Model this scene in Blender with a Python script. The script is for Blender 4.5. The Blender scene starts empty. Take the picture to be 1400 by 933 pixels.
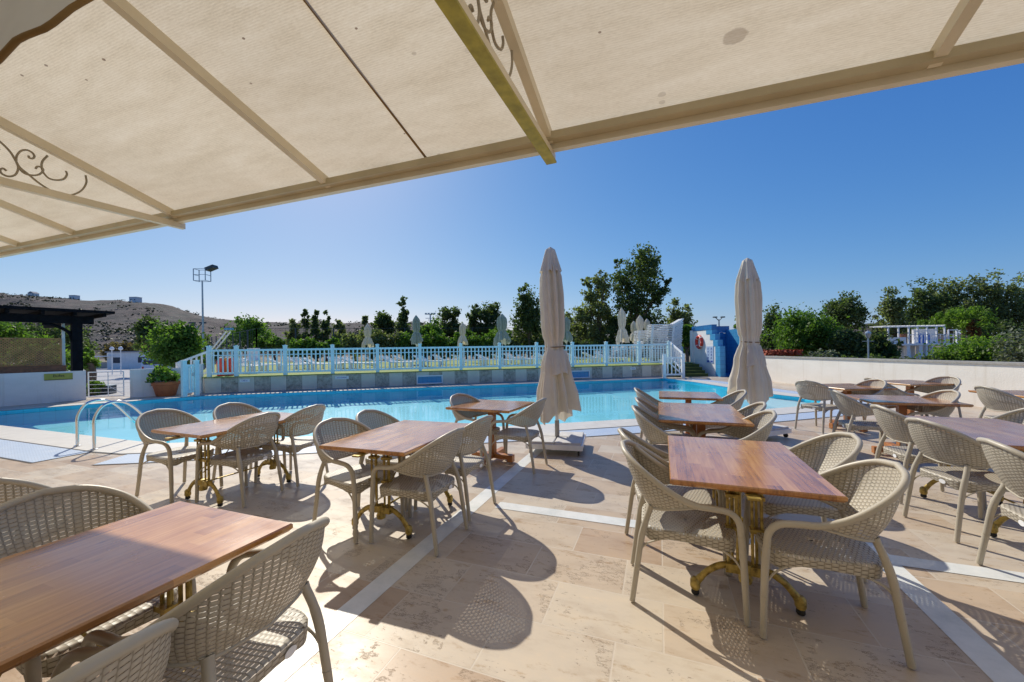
import bpy, bmesh, math, random
import numpy as np
from mathutils import Vector, Matrix
random.seed(7); RNG = np.random.default_rng(11)
pi = math.pi; R = math.radians
scn = bpy.context.scene; COL = scn.collection

# ---------------------------------------------------------------- camera model (surveyed from the photograph)
CF, CHY, CROLL, CH = 529.0, 478.0, 0.0154, 1.5
_c, _s = math.cos(CROLL), math.sin(CROLL)
def at(px, py, h=0.0):
    """ground-plan position of a point seen at photo pixel (px,py) known to be h metres high"""
    dx, dy = px-700, py-CHY
    xl = dx*_c-dy*_s; yl = dy*_c+dx*_s
    D = CF*(CH-h)/yl
    return np.array([xl*D/CF, D])
def hgt(px, py, D):
    dx, dy = px-700, py-CHY
    return CH-(dy*_c+dx*_s)*D/CF
def az(px): return (px-700)/CF
YAW = R(20.8)
U = np.array([math.sin(YAW), math.cos(YAW)]); V = np.array([U[1], -U[0]])

cam = bpy.data.cameras.new('camera'); cam.sensor_width = 36; cam.lens = CF/1400*36
cam.shift_y = (CHY-466.5)/1400; cam.clip_start = .05; cam.clip_end = 5000
co = bpy.data.objects.new('camera', cam); COL.objects.link(co)
co.location = (0, 0, CH); co.rotation_euler = (pi/2, CROLL, 0); scn.camera = co

# ---------------------------------------------------------------- light
SD = Vector((-.408, .785, .73)).normalized()
sl = bpy.data.lights.new('sun', 'SUN'); sl.energy = 4.5; sl.angle = R(.5); sl.color = (1, .935, .81)
so = bpy.data.objects.new('sun', sl); COL.objects.link(so); so.rotation_euler = SD.to_track_quat('Z', 'Y').to_euler()
w = bpy.data.worlds.new('World'); scn.world = w; w.use_nodes = True
nt = w.node_tree; nt.nodes.clear()
SKYC = ((1.34, .75), (.90, .71), (.50, .84))
sky = nt.nodes.new('ShaderNodeTexSky'); sky.sky_type = 'NISHITA'; sky.sun_disc = False
sky.sun_elevation = math.asin(SD.z); sky.sun_rotation = math.atan2(SD.x, SD.y) % (2*pi)
sky.altitude = 0; sky.air_density = 1.0; sky.dust_density = .55; sky.ozone_density = 2.2
bg = nt.nodes.new('ShaderNodeBackground'); bg.inputs[1].default_value = .105
ow = nt.nodes.new('ShaderNodeOutputWorld')
# clear Aegean air: deepen the blue of the physical sky, channel by channel
sep = nt.nodes.new('ShaderNodeSeparateColor'); cmb = nt.nodes.new('ShaderNodeCombineColor'); nt.links.new(sky.outputs[0], sep.inputs[0])
for i, (g_, k_) in enumerate(SKYC):
    a_ = nt.nodes.new('ShaderNodeMath'); a_.operation = 'MULTIPLY'; a_.inputs[1].default_value = .105; nt.links.new(sep.outputs[i], a_.inputs[0])
    b_ = nt.nodes.new('ShaderNodeMath'); b_.operation = 'POWER'; b_.inputs[1].default_value = g_; nt.links.new(a_.outputs[0], b_.inputs[0])
    c_ = nt.nodes.new('ShaderNodeMath'); c_.operation = 'MULTIPLY'; c_.inputs[1].default_value = k_/.105; nt.links.new(b_.outputs[0], c_.inputs[0])
    nt.links.new(c_.outputs[0], cmb.inputs[i])
nt.links.new(cmb.outputs[0], bg.inputs[0]); nt.links.new(bg.outputs[0], ow.inputs[0])
scn.view_settings.view_transform = 'Standard'; scn.view_settings.look = 'None'
scn.view_settings.exposure = 0; scn.view_settings.gamma = 1
scn.cycles.max_bounces = 8; scn.cycles.transparent_max_bounces = 24; scn.cycles.caustics_refractive = False
scn.cycles.caustics_reflective = False
try: scn.cycles.use_denoising = True
except Exception: pass

# ---------------------------------------------------------------- materials
class NT:
    def __init__(s, name):
        s.m = bpy.data.materials.new(name); s.m.use_nodes = True; s.t = s.m.node_tree; s.t.nodes.clear()
        s.out = s.n('ShaderNodeOutputMaterial')
    def n(s, typ, **kw):
        nd = s.t.nodes.new(typ)
        for k, v_ in kw.items(): setattr(nd, k, v_)
        return nd
    def l(s, a, b): s.t.links.new(a, b)
    def val(s, sock, v_):
        if hasattr(v_, 'is_linked') or isinstance(v_, bpy.types.NodeSocket): s.l(v_, sock)
        else: sock.default_value = v_
    def math(s, op, a, b=None, c=None, clamp=False):
        nd = s.n('ShaderNodeMath', operation=op); nd.use_clamp = clamp
        s.val(nd.inputs[0], a)
        if b is not None: s.val(nd.inputs[1], b)
        if c is not None: s.val(nd.inputs[2], c)
        return nd.outputs[0]
    def coord(s, kind='Object'): return s.n('ShaderNodeTexCoord').outputs[kind]
    def pos(s): return s.n('ShaderNodeNewGeometry').outputs['Position']
    def mapp(s, vec, scale=(1, 1, 1), rot=(0, 0, 0), loc=(0, 0, 0)):
        nd = s.n('ShaderNodeMapping'); s.l(vec, nd.inputs[0]); nd.inputs[1].default_value = loc
        nd.inputs[2].default_value = rot; nd.inputs[3].default_value = scale; return nd.outputs[0]
    def noise(s, vec, scale, detail=4, rough=.55, out=0):
        nd = s.n('ShaderNodeTexNoise'); s.l(vec, nd.inputs['Vector']); nd.inputs['Scale'].default_value = scale
        nd.inputs['Detail'].default_value = detail; nd.inputs['Roughness'].default_value = rough; return nd.outputs[out]
    def ramp(s, f, *st):
        nd = s.n('ShaderNodeValToRGB'); e = nd.color_ramp.elements
        while len(e) < len(st): e.new(.5)
        for el, (p, c) in zip(e, st):
            el.position = p; el.color = c if len(c) == 4 else (*c, 1)
        s.l(f, nd.inputs[0]); return nd.outputs[0]
    def mix(s, f, a, b, typ='MIX'):
        nd = s.n('ShaderNodeMix', data_type='RGBA', blend_type=typ)
        s.val(nd.inputs[0], f)
        for i, x in ((6, a), (7, b)):
            if isinstance(x, tuple): nd.inputs[i].default_value = x if len(x) == 4 else (*x, 1)
            else: s.l(x, nd.inputs[i])
        return nd.outputs[2]
    def bump(s, h, strength=.3, dist=.01):
        nd = s.n('ShaderNodeBump'); nd.inputs['Strength'].default_value = strength; nd.inputs['Distance'].default_value = dist
        s.l(h, nd.inputs['Height']); return nd.outputs[0]
    def pr(s, col, rough=.6, metal=0, normal=None, spec=.5, alpha=None, **kw):
        nd = s.n('ShaderNodeBsdfPrincipled')
        if isinstance(col, tuple): nd.inputs['Base Color'].default_value = (*col, 1) if len(col) == 3 else col
        else: s.l(col, nd.inputs['Base Color'])
        s.val(nd.inputs['Roughness'], rough); nd.inputs['Metallic'].default_value = metal
        nd.inputs['Specular IOR Level'].default_value = spec
        if normal is not None: s.l(normal, nd.inputs['Normal'])
        if alpha is not None: s.l(alpha, nd.inputs['Alpha'])
        return nd.outputs[0]
    def done(s, sh): s.l(sh, s.out.inputs[0]); return s.m
M = {}
def simple(name, col, rough=.6, metal=0, var=.15, scale=8, bump=.15, bs=40, spec=.5):
    t = NT(name); c = t.coord()
    n1 = t.noise(c, scale, 5)
    d = tuple(x*(1-var) for x in col); b = tuple(min(1, x*(1+var)) for x in col)
    cl = t.ramp(n1, (.3, d), (.7, b)); nb = t.noise(c, bs, 3)
    M[name] = t.done(t.pr(cl, rough, metal, t.bump(nb, bump, .004), spec)); return M[name]

simple('white_paint', (.84, .85, .85), .5, var=.07)
simple('fence_paint', (.70, .87, .88), .5, var=.07)
simple('white_plastic', (.85, .86, .87), .4, var=.05)
simple('cream_metal', (.74, .66, .49), .45, var=.08, scale=3)
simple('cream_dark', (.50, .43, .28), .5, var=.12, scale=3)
simple('yellow_patina', (.42, .36, .05), .55, var=.25, scale=14)
simple('scroll_metal', (.33, .28, .20), .5)
simple('chair_frame', (.455, .41, .325), .42, var=.05, bump=.05)
simple('steel', (.72, .72, .70), .16, 1, var=.04, bump=.02)
simple('fence_green', (.02, .05, .05), .5)
simple('dark_metal', (.05, .07, .08), .5)
simple('grey_metal', (.42, .47, .50), .4, .6)
simple('rubber', (.015, .015, .015), .6)
simple('black_wood', (.008, .008, .011), .8, var=.4, spec=.12)
simple('brown_wood', (.17, .065, .03), .6, var=.35, scale=12)
simple('lattice_wood', (.44, .22, .08), .6, var=.3, scale=6)
simple('post_wood', (.40, .155, .045), .42, var=.3, scale=10)
simple('terracotta', (.42, .13, .05), .7)
simple('red_plastic', (.62, .05, .03), .35)
simple('buoy_white', (.8, .78, .72), .5)
simple('yellow_plastic', (.55, .38, .05), .5)
simple('concrete', (.60, .58, .55), .8, var=.12)
simple('trunk', (.14, .10, .07), .9, var=.35, scale=5, bump=.6, bs=15)
simple('cap_stone', (.36, .34, .30), .8, var=.15)
simple('glass_dark', (.03, .05, .08), .1)
simple('blue_window', (.03, .14, .5), .25)
simple('sign_yellow', (.36, .36, .06), .5, var=.1)
simple('ink', (.02, .025, .02), .6)
simple('blue_ink', (.02, .06, .35), .6)
simple('board', (.42, .55, .74), .4, var=.05)
simple('rope', (.22, .13, .04), .8)
simple('flower_red', (.40, .08, .03), .8, var=.5, scale=30)
simple('door_grey', (.25, .27, .30), .6)
simple('car_paint', (.72, .75, .80), .25, var=.03)
simple('dark_line', (.05, .055, .07), .7)
simple('asphalt', (.42, .41, .40), .9, var=.1, scale=.6)
simple('grey_roof', (.30, .30, .32), .9)
simple('slit', (.03, .025, .02), .7)

def mat_brass():
    t = NT('aged_brass'); c = t.coord()
    n = t.noise(c, 28, 5); cl = t.ramp(n, (.28, (.12, .08, .018)), (.5, (.42, .30, .07)), (.75, (.58, .44, .13)))
    M['aged_brass'] = t.done(t.pr(cl, .42, .35, t.bump(t.noise(c, 90, 3), .4, .003)))
mat_brass()

def mat_plaster(name, a, b):
    t = NT(name); c = t.pos()
    n = t.noise(t.mapp(c, (.5, .5, 1.2)), 1.6, 6, .65); cl = t.ramp(n, (.25, a), (.7, b))
    st = t.noise(t.mapp(c, (6, 6, .35)), 1.0, 5, .6); sm = t.ramp(st, (.55, (1, 1, 1)), (.8, (.84, .81, .75)))
    cl = t.mix(1.0, cl, sm, 'MULTIPLY')
    M[name] = t.done(t.pr(cl, .85, 0, t.bump(t.noise(c, 30, 5), .35, .01)))
mat_plaster('plaster', (.72, .71, .69), (.84, .83, .81))
mat_plaster('plaster_warm', (.76, .70, .60), (.86, .81, .72))

def mat_wood():
    t = NT('table_wood'); c = t.coord()
    pl = t.mapp(c, (7.4, .9, 1)); cell = t.n('ShaderNodeTexVoronoi', feature='F1'); cell.inputs['Scale'].default_value = 1
    # staves: random tone per stave by snapped coordinates
    sx = t.n('ShaderNodeSeparateXYZ'); t.l(c, sx.inputs[0])
    ix = t.math('FLOOR', t.math('MULTIPLY', sx.outputs[0], 14.0))
    off = t.math('MULTIPLY', t.math('FRACT', t.math('MULTIPLY', ix, .377)), 3.0)
    iy = t.math('FLOOR', t.math('ADD', t.math('MULTIPLY', sx.outputs[1], 2.2), off))
    cv = t.n('ShaderNodeCombineXYZ'); t.l(ix, cv.inputs[0]); t.l(iy, cv.inputs[1])
    wn = t.n('ShaderNodeTexWhiteNoise', noise_dimensions='3D'); t.l(cv.outputs[0], wn.inputs[0])
    g = t.noise(t.mapp(c, (60, 3.2, 20)), 1.0, 6, .62)
    g2 = t.noise(t.mapp(c, (9, 1.6, 4)), 1.0, 3, .5)
    f = t.math('ADD', t.math('MULTIPLY', g, .62), t.math('ADD', t.math('MULTIPLY', wn.outputs[0], .26), t.math('MULTIPLY', g2, .22)))
    cl = t.ramp(f, (.30, (.20, .075, .02)), (.5, (.46, .195, .05)), (.76, (.66, .34, .105)))
    kn = t.n('ShaderNodeTexVoronoi'); t.l(t.mapp(c, (9, 4.5, 4)), kn.inputs['Vector']); kn.inputs['Scale'].default_value = 1
    k = t.ramp(kn.outputs['Distance'], (.0, (.35, .28, .24)), (.12, (1, 1, 1)))
    cl = t.mix(.55, cl, k, 'MULTIPLY')
    rr = t.ramp(t.noise(c, 6, 4), (.3, (.17, .17, .17)), (.7, (.30, .30, .30)))
    sh = t.pr(cl, rr, 0, t.bump(g, .12, .002), .8)
    nd = sh.node; nd.inputs['Coat Weight'].default_value = .6; nd.inputs['Coat Roughness'].default_value = .16; nd.inputs['Coat IOR'].default_value = 1.6
    M['table_wood'] = t.done(sh)
mat_wood()

def mat_weave(name='weave', cw=.025, rh=.0098, hole=True):
    t = NT(name); uv = t.n('ShaderNodeUVMap').outputs[0]
    sx = t.n('ShaderNodeSeparateXYZ'); t.l(uv, sx.inputs[0])
    a = t.math('DIVIDE', sx.outputs[0], cw); col = t.math('FLOOR', a); fa = t.math('FRACT', a)
    par = t.math('MULTIPLY', t.math('MODULO', t.math('ABSOLUTE', col), 2.0), .5)
    b = t.math('ADD', t.math('DIVIDE', sx.outputs[1], rh*2), par); fb = t.math('FRACT', b)
    da = t.math('ABSOLUTE', t.math('SUBTRACT', fa, .5)); db = t.math('ABSOLUTE', t.math('SUBTRACT', fb, .5))
    # strand bulge: over-strand centred, rounded in both directions
    bul = t.math('MULTIPLY', t.math('COSINE', t.math('MULTIPLY', da, pi)), t.math('COSINE', t.math('MULTIPLY', db, pi)))
    slitA = t.math('LESS_THAN', da, .33); slitB = t.math('GREATER_THAN', db, .415)
    sl_ = t.math('MULTIPLY', slitA, slitB)
    tone = t.ramp(bul, (.0, (.24, .21, .16)), (.22, (.43, .385, .305)), (.9, (.50, .455, .37)))
    tone = t.mix(t.math('MULTIPLY', sl_, .8), tone, (.07, .055, .04))
    p = t.pr(tone, .48, 0, t.bump(bul, .45, .003))
    tr = t.n('ShaderNodeBsdfTransparent')
    mx = t.n('ShaderNodeMixShader')
    t.l(t.math('MULTIPLY', sl_, .5 if hole else 0.0), mx.inputs[0]); t.l(p, mx.inputs[1]); t.l(tr.outputs[0], mx.inputs[2])
    M[name] = t.done(mx.outputs[0])
mat_weave()
mat_weave('weave_seat', .024, .011, True)
mat_weave('weave_apron', .030, .0105, False)

def mat_cloth(name, col, tr=.25, stripe=0):
    t = NT(name); c = t.coord()
    n = t.noise(c, 3, 5, .6); a = tuple(x*.86 for x in col)
    cl = t.ramp(n, (.3, a), (.7, col)); h = t.noise(t.mapp(c, (1, 1, .25)), 40, 4)
    d = t.pr(cl, .85, 0, t.bump(h, .25, .006), .2)
    ts = t.n('ShaderNodeBsdfTranslucent'); t.l(cl, ts.inputs[0])
    mx = t.n('ShaderNodeMixShader'); mx.inputs[0].default_value = tr; t.l(d, mx.inputs[1]); t.l(ts.outputs[0], mx.inputs[2])
    M[name] = t.done(mx.outputs[0])
mat_cloth('parasol_cloth', (.84, .765, .63), .22)
mat_cloth('parasol_green', (.42, .48, .42), .3)
mat_cloth('grey_cloth', (.66, .65, .62), .35)

def mat_canopy():
    t = NT('canopy_fabric'); uv = t.n('ShaderNodeUVMap').outputs[0]
    wv = t.n('ShaderNodeTexWave', wave_type='BANDS', bands_direction='Y'); t.l(uv, wv.inputs[0])
    wv.inputs['Scale'].default_value = 26; wv.inputs['Distortion'].default_value = .8; wv.inputs['Detail'].default_value = 2
    n = t.noise(t.mapp(uv, (1.2, 5, 1)), 1.5, 7, .72)
    n2 = t.noise(t.mapp(uv, (30, 150, 1)), 1.0, 5, .8)
    ns = t.n('ShaderNodeTexVoronoi'); t.l(t.mapp(uv, (.75, .9, 1), loc=(.31, .12, 0)), ns.inputs['Vector']); ns.inputs['Scale'].default_value = 1.0; ns.inputs['Randomness'].default_value = 1
    f = t.math('ADD', t.math('MULTIPLY', n, .46), t.math('ADD', t.math('MULTIPLY', n2, .46), t.math('MULTIPLY', wv.outputs[1], .07)))
    cl = t.ramp(f, (.30, (.58, .48, .325)), (.5, (.78, .68, .50)), (.70, (.92, .84, .67)))
    st = t.ramp(ns.outputs['Distance'], (.035, (.62, .56, .52)), (.06, (1, 1, 1)))
    cl = t.mix(1.0, cl, st, 'MULTIPLY')
    gr = t.noise(t.mapp(uv, (.35, .5, 1)), 1.0, 2); cl = t.mix(1.0, cl, t.ramp(gr, (.3, (.84, .82, .80)), (.7, (1, 1, 1))), 'MULTIPLY')
    wob = t.noise(uv, 22, 4, .7); mask = None
    for (sx_, sy_, rr_, dk) in STAINS:
        v1 = t.n('ShaderNodeVectorMath', operation='DISTANCE'); t.l(t.mapp(uv, (1, 1.5, 0)), v1.inputs[0]); v1.inputs[1].default_value = (sx_, sy_*1.5, 0)
        e_ = t.math('SUBTRACT', rr_, t.math('ADD', v1.outputs['Value'], t.math('MULTIPLY', wob, rr_*.5)))
        k_ = t.math('MULTIPLY', t.math('MULTIPLY', e_, 9.0/rr_, clamp=True), dk)
        mask = k_ if mask is None else t.math('MAXIMUM', mask, k_)
    cl = t.mix(mask, cl, (.22, .15, .10))
    d = t.n('ShaderNodeBsdfDiffuse'); t.l(cl, d.inputs[0])
    ts = t.n('ShaderNodeBsdfTranslucent'); t.l(cl, ts.inputs[0])
    mx = t.n('ShaderNodeMixShader'); mx.inputs[0].default_value = .52; t.l(d.outputs[0], mx.inputs[1]); t.l(ts.outputs[0], mx.inputs[2])
    M['canopy_fabric'] = t.done(mx.outputs[0])

def mat_travertine():
    t = NT('travertine'); p = t.pos()
    q = t.mapp(p, (1, 1, 1), (0, 0, YAW))     # x along V, y along U
    br = t.n('ShaderNodeTexBrick'); t.l(q, br.inputs[0]); br.offset = .37; br.offset_frequency = 2
    br.inputs['Scale'].default_value = 1; br.inputs['Brick Width'].default_value = .62; br.inputs['Row Height'].default_value = .405
    br.inputs['Mortar Size'].default_value = .0048; br.inputs['Mortar Smooth'].default_value = .3
    br.inputs['Color1'].default_value = (0, 0, 0, 1); br.inputs['Color2'].default_value = (1, 1, 1, 1); br.inputs['Mortar'].default_value = (.5, .5, .5, 1)
    tile = t.ramp(br.outputs[0], (0, (.47, .35, .25)), (.25, (.515, .41, .305)), (.6, (.55, .46, .36)), (1, (.585, .51, .41)))
    cl1 = t.noise(t.mapp(q, (1, 2.2, 1)), 2.6, 8, .68)
    c1 = t.ramp(cl1, (.25, (.80, .74, .68)), (.5, (1, 1, 1)), (.78, (1.1, 1.06, 1.0)))
    col = t.mix(.9, tile, c1, 'MULTIPLY')
    # per tile offset so veins break at the joints
    addv = t.n('ShaderNodeVectorMath', operation='ADD'); t.l(q, addv.inputs[0])
    sc = t.n('ShaderNodeVectorMath', operation='SCALE'); t.l(br.outputs[0], sc.inputs[0]); sc.inputs['Scale'].default_value = 7.0; t.l(sc.outputs[0], addv.inputs[1])
    vein = t.noise(t.mapp(addv.outputs[0], (2.2, 5.5, 2)), 2.0, 10, .74)
    vm = t.ramp(vein, (.36, (.74, .63, .50)), (.44, (1, 1, 1)), (.60, (1, 1, 1)), (.68, (1.08, 1.04, 1.0)))
    col = t.mix(.75, col, vm, 'MULTIPLY')
    # pits: fine dark holes gathered in clusters
    pn = t.noise(t.mapp(addv.outputs[0], (1, 2.4, 1)), 27, 6, .72); pc = t.noise(addv.outputs[0], 2.3, 3, .6)
    pm = t.math('MULTIPLY', t.math('GREATER_THAN', pn, .63), t.math('GREATER_THAN', pc, .52))
    pn2 = t.noise(t.mapp(addv.outputs[0], (1, 2.2, 1)), 9, 9, .8); pm2 = t.math('MULTIPLY', t.math('GREATER_THAN', pn2, .635), t.math('GREATER_THAN', pc, .52))
    wv_ = t.noise(t.mapp(addv.outputs[0], (1, 2.6, 1)), 5.5, 9, .78); wv2 = t.math('LESS_THAN', t.math('ABSOLUTE', t.math('SUBTRACT', wv_, .5)), .011)
    pc2 = t.noise(addv.outputs[0], 1.7, 4, .7, 0); wv2 = t.math('MULTIPLY', wv2, t.math('GREATER_THAN', pc2, .575))
    pit = t.math('MAXIMUM', t.math('MAXIMUM', pm, pm2), wv2)
    col = t.mix(t.math('MULTIPLY', pit, .66), col, (.17, .11, .065))
    col = t.mix(t.math('MULTIPLY', br.outputs['Fac'], .8), col, (.60, .53, .44))
    # light salt bleaching
    sp = t.noise(q, 55, 4, .8); col = t.mix(t.math('MULTIPLY', t.math('GREATER_THAN', sp, .70), .5), col, (.75, .70, .62))
    rough = t.ramp(cl1, (.3, (.27, .27, .27)), (.7, (.48, .48, .48)))
    hgt_ = t.math('SUBTRACT', t.math('MULTIPLY', vein, .25), t.math('ADD', t.math('MULTIPLY', pit, .6), t.math('MULTIPLY', br.outputs['Fac'], .7)))
    M['travertine'] = t.done(t.pr(col, rough, 0, t.bump(hgt_, .35, .004), .22))
    t = NT('marble'); p = t.pos(); n = t.noise(p, 3.5, 9, .7)
    cl = t.ramp(n, (.3, (.56, .59, .57)), (.5, (.72, .73, .70)), (.7, (.82, .82, .79)))
    q = t.mapp(p, (1, 1, 1), (0, 0, YAW)); 
    M['marble'] = t.done(t.pr(cl, .4, 0, t.bump(t.noise(p, 40, 3), .1, .002), .4))
mat_travertine()

def mat_stone_strip(name, a, b, bw, rhh, gap):
    t = NT(name); p = t.mapp(t.pos(), (1, 1, 1), (0, 0, -R(8)))
    n = t.noise(p, 4, 7, .65); cl = t.ramp(n, (.3, a), (.7, b))
    br = t.n('ShaderNodeTexBrick'); t.l(p, br.inputs[0]); br.inputs['Scale'].default_value = 1; br.inputs['Brick Width'].default_value = bw; br.inputs['Row Height'].default_value = rhh
    br.inputs['Mortar Size'].default_value = gap; cl = t.mix(t.math('MULTIPLY', br.outputs['Fac'], .5), cl, tuple(x*.55 for x in a))
    M[name] = t.done(t.pr(cl, .5, 0, t.bump(n, .15, .004), .4))
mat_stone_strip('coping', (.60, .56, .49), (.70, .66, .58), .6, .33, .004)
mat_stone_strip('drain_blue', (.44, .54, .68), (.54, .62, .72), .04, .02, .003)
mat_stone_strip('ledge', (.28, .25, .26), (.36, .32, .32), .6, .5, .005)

def mat_deckwall():
    t = NT('wall_tiles'); uv = t.n('ShaderNodeUVMap').outputs[0]
    br = t.n('ShaderNodeTexBrick'); t.l(uv, br.inputs[0]); br.offset = 0; br.inputs['Scale'].default_value = 1
    br.inputs['Brick Width'].default_value = .56; br.inputs['Row Height'].default_value = 3; br.inputs['Mortar Size'].default_value = .006
    br.inputs['Color1'].default_value = (0, 0, 0, 1); br.inputs['Color2'].default_value = (1, 1, 1, 1)
    a = t.math('FLOOR', t.math('DIVIDE', t.n('ShaderNodeSeparateXYZ').outputs[0], .56))
    sx = t.n('ShaderNodeSeparateXYZ'); t.l(uv, sx.inputs[0])
    ix = t.math('FLOOR', t.math('DIVIDE', sx.outputs[0], .56)); odd = t.math('MODULO', t.math('ABSOLUTE', ix), 2.0)
    p = t.pos(); n = t.noise(p, 3, 5, .6); nv = t.noise(p, 7, 9, .8)
    lite = t.ramp(n, (.3, (.66, .61, .50)), (.7, (.76, .70, .58)))
    dark = t.ramp(nv, (.36, (.20, .17, .13)), (.5, (.44, .40, .32)), (.62, (.60, .55, .45)))
    wn = t.n('ShaderNodeTexWhiteNoise', noise_dimensions='1D'); t.l(ix, wn.inputs['W'])
    sel = t.math('MULTIPLY', odd, t.math('GREATER_THAN', wn.outputs[0], .12))
    cl = t.mix(sel, lite, dark); cl = t.mix(t.math('MULTIPLY', br.outputs['Fac'], .8), cl, (.12, .12, .11))
    M['wall_tiles'] = t.done(t.pr(cl, .5, 0, t.bump(nv, .2, .01)))
mat_deckwall()

def mat_tiles(name, a, b, g, size):
    t = NT(name); c = t.coord(); uv = t.n('ShaderNodeUVMap').outputs[0]
    br = t.n('ShaderNodeTexBrick'); t.l(uv, br.inputs[0]); br.offset = 0; br.inputs['Scale'].default_value = 1
    br.inputs['Brick Width'].default_value = size; br.inputs['Row Height'].default_value = size; br.inputs['Mortar Size'].default_value = size*.03
    br.inputs['Color1'].default_value = (*a, 1); br.inputs['Color2'].default_value = (*b, 1); br.inputs['Mortar'].default_value = (*g, 1)
    n = t.noise(t.pos(), .8, 4); cl = t.mix(.6, br.outputs[0], t.ramp(n, (.3, (.82, .86, .9)), (.7, (1.08, 1.05, 1.03))), 'MULTIPLY')
    M[name] = t.done(t.pr(cl, .3))
mat_tiles('blue_tile', (.02, .17, .42), (.03, .22, .50), (.02, .10, .25), .2)
mat_tiles('blue_tile_light', (.06, .32, .58), (.09, .38, .64), (.05, .2, .4), .2)
mat_tiles('pool_tile', (.34, .86, .93), (.38, .89, .95), (.27, .79, .89), .3)
mat_tiles('pool_tile_pale', (.46, .80, .86), (.50, .84, .88), (.40, .72, .80), .3)
mat_tiles('pool_wall_tile', (.05, .62, .80), (.07, .66, .84), (.04, .54, .72), .3)

def mat_water():
    t = NT('pool_water'); p = t.pos()
    h = t.math('ADD', t.noise(t.mapp(p, (1, .8, 1)), 2.2, 2, .5), t.math('MULTIPLY', t.noise(p, 9, 2), .22))
    nrm = t.bump(h, .05, .05)
    tr = t.n('ShaderNodeBsdfTransparent'); tr.inputs[0].default_value = (.90, .985, .995, 1)
    gl = t.n('ShaderNodeBsdfGlossy'); gl.inputs['Roughness'].default_value = .02; t.l(nrm, gl.inputs['Normal'])
    gm = t.n('ShaderNodeNewGeometry'); dt = t.n('ShaderNodeVectorMath', operation='DOT_PRODUCT'); t.l(gm.outputs['Incoming'], dt.inputs[0]); t.l(gm.outputs['Normal'], dt.inputs[1])
    k_ = t.math('SUBTRACT', 1.0, t.math('ABSOLUTE', dt.outputs['Value'])); fz = t.math('ADD', .02, t.math('MULTIPLY', t.math('POWER', k_, 5.0), .98))
    mx = t.n('ShaderNodeMixShader'); t.l(t.math('MULTIPLY', fz, .62), mx.inputs[0]); t.l(tr.outputs[0], mx.inputs[1]); t.l(gl.outputs[0], mx.inputs[2])
    M['pool_water'] = t.done(mx.outputs[0])
mat_water()

def mat_ground():
    t = NT('dry_ground'); p = t.pos(); n = t.noise(p, .06, 8, .7); n2 = t.noise(p, 1.5, 6, .7)
    cl = t.ramp(n, (.35, (.10, .12, .05)), (.5, (.23, .18, .12)), (.65, (.30, .24, .17)))
    cl = t.mix(.5, cl, t.ramp(n2, (.3, (.6, .6, .6)), (.7, (1.1, 1.1, 1.1))), 'MULTIPLY')
    M['dry_ground'] = t.done(t.pr(cl, .95, 0, t.bump(n2, .5, .1)))
    t = NT('hill_scrub'); p = t.pos(); q = t.mapp(p, (1, 1, 1.6))
    n = t.noise(q, .014, 8, .72); n2 = t.noise(q, .09, 6, .75); n3 = t.noise(q, .3, 4, .7)
    cl = t.ramp(n2, (.38, (.012, .012, .008)), (.48, (.045, .027, .022)), (.58, (.090, .050, .040)), (.75, (.20, .115, .085)))
    cl = t.mix(1, cl, t.ramp(n3, (.35, (.45, .45, .48)), (.62, (1.15, 1.12, 1.1))), 'MULTIPLY')
    gm = t.ramp(n, (.42, (0, 0, 0)), (.5, (.75, .75, .75))); 
    cl = t.mix(gm, t.mix(.55, cl, (.045, .06, .035)), cl)
    cl = t.mix(.05, cl, (.35, .38, .5))  # pale blue distance haze painted into the hill colour
    M['hill_scrub'] = t.done(t.pr(cl, .95, 0, t.bump(n2, .8, 3)))
    t = NT('turf'); p = t.pos(); n = t.noise(p, .5, 4); n2 = t.noise(p, 90, 3)
    cl = t.ramp(n, (.3, (.20, .26, .055)), (.7, (.33, .38, .10))); cl = t.mix(.5, cl, t.ramp(n2, (.3, (.6, .6, .6)), (.7, (1.2, 1.2, 1.2))), 'MULTIPLY')
    M['turf'] = t.done(t.pr(cl, .9, 0, t.bump(n2, .8, .02)))
    t = NT('step_turf'); n2 = t.noise(t.pos(), 90, 3)
    M['step_turf'] = t.done(t.pr(t.ramp(n2, (.3, (.02, .035, .008)), (.7, (.08, .11, .03))), .9))
mat_ground()

def mat_leaf(name, a, b, tr=.3):
    t = NT(name); g = t.n('ShaderNodeNewGeometry'); p = t.coord()
    n = t.noise(p, .55, 3); f = t.math('ADD', t.math('MULTIPLY', g.outputs['Random Per Island'], .55), t.math('MULTIPLY', n, .45))
    cl = t.ramp(f, (.2, a), (.8, b))
    d = t.pr(cl, .6, 0, None, .3); ts = t.n('ShaderNodeBsdfTranslucent'); t.l(t.mix(1, cl, (1.3, 1.5, .6), 'MULTIPLY'), ts.inputs[0])
    mx = t.n('ShaderNodeMixShader'); mx.inputs[0].default_value = tr; t.l(d, mx.inputs[1]); t.l(ts.outputs[0], mx.inputs[2])
    M[name] = t.done(mx.outputs[0])
mat_leaf('leaf_dark', (.04, .066, .028), (.15, .195, .075), .45)
mat_leaf('leaf_olive', (.10, .12, .055), (.27, .30, .14), .45)
mat_leaf('leaf_green', (.06, .12, .022), (.17, .28, .055), .45)
mat_leaf('leaf_bright', (.09, .17, .025), (.22, .33, .06), .45)
mat_leaf('leaf_grey', (.10, .12, .08), (.22, .24, .17))
mat_leaf('leaf_rust', (.12, .08, .04), (.24, .18, .08))
mat_leaf('leaf_scrub', (.035, .045, .03), (.10, .10, .06), .1)
mat_leaf('palm_dead', (.14, .07, .03), (.26, .15, .08), .2)

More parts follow.
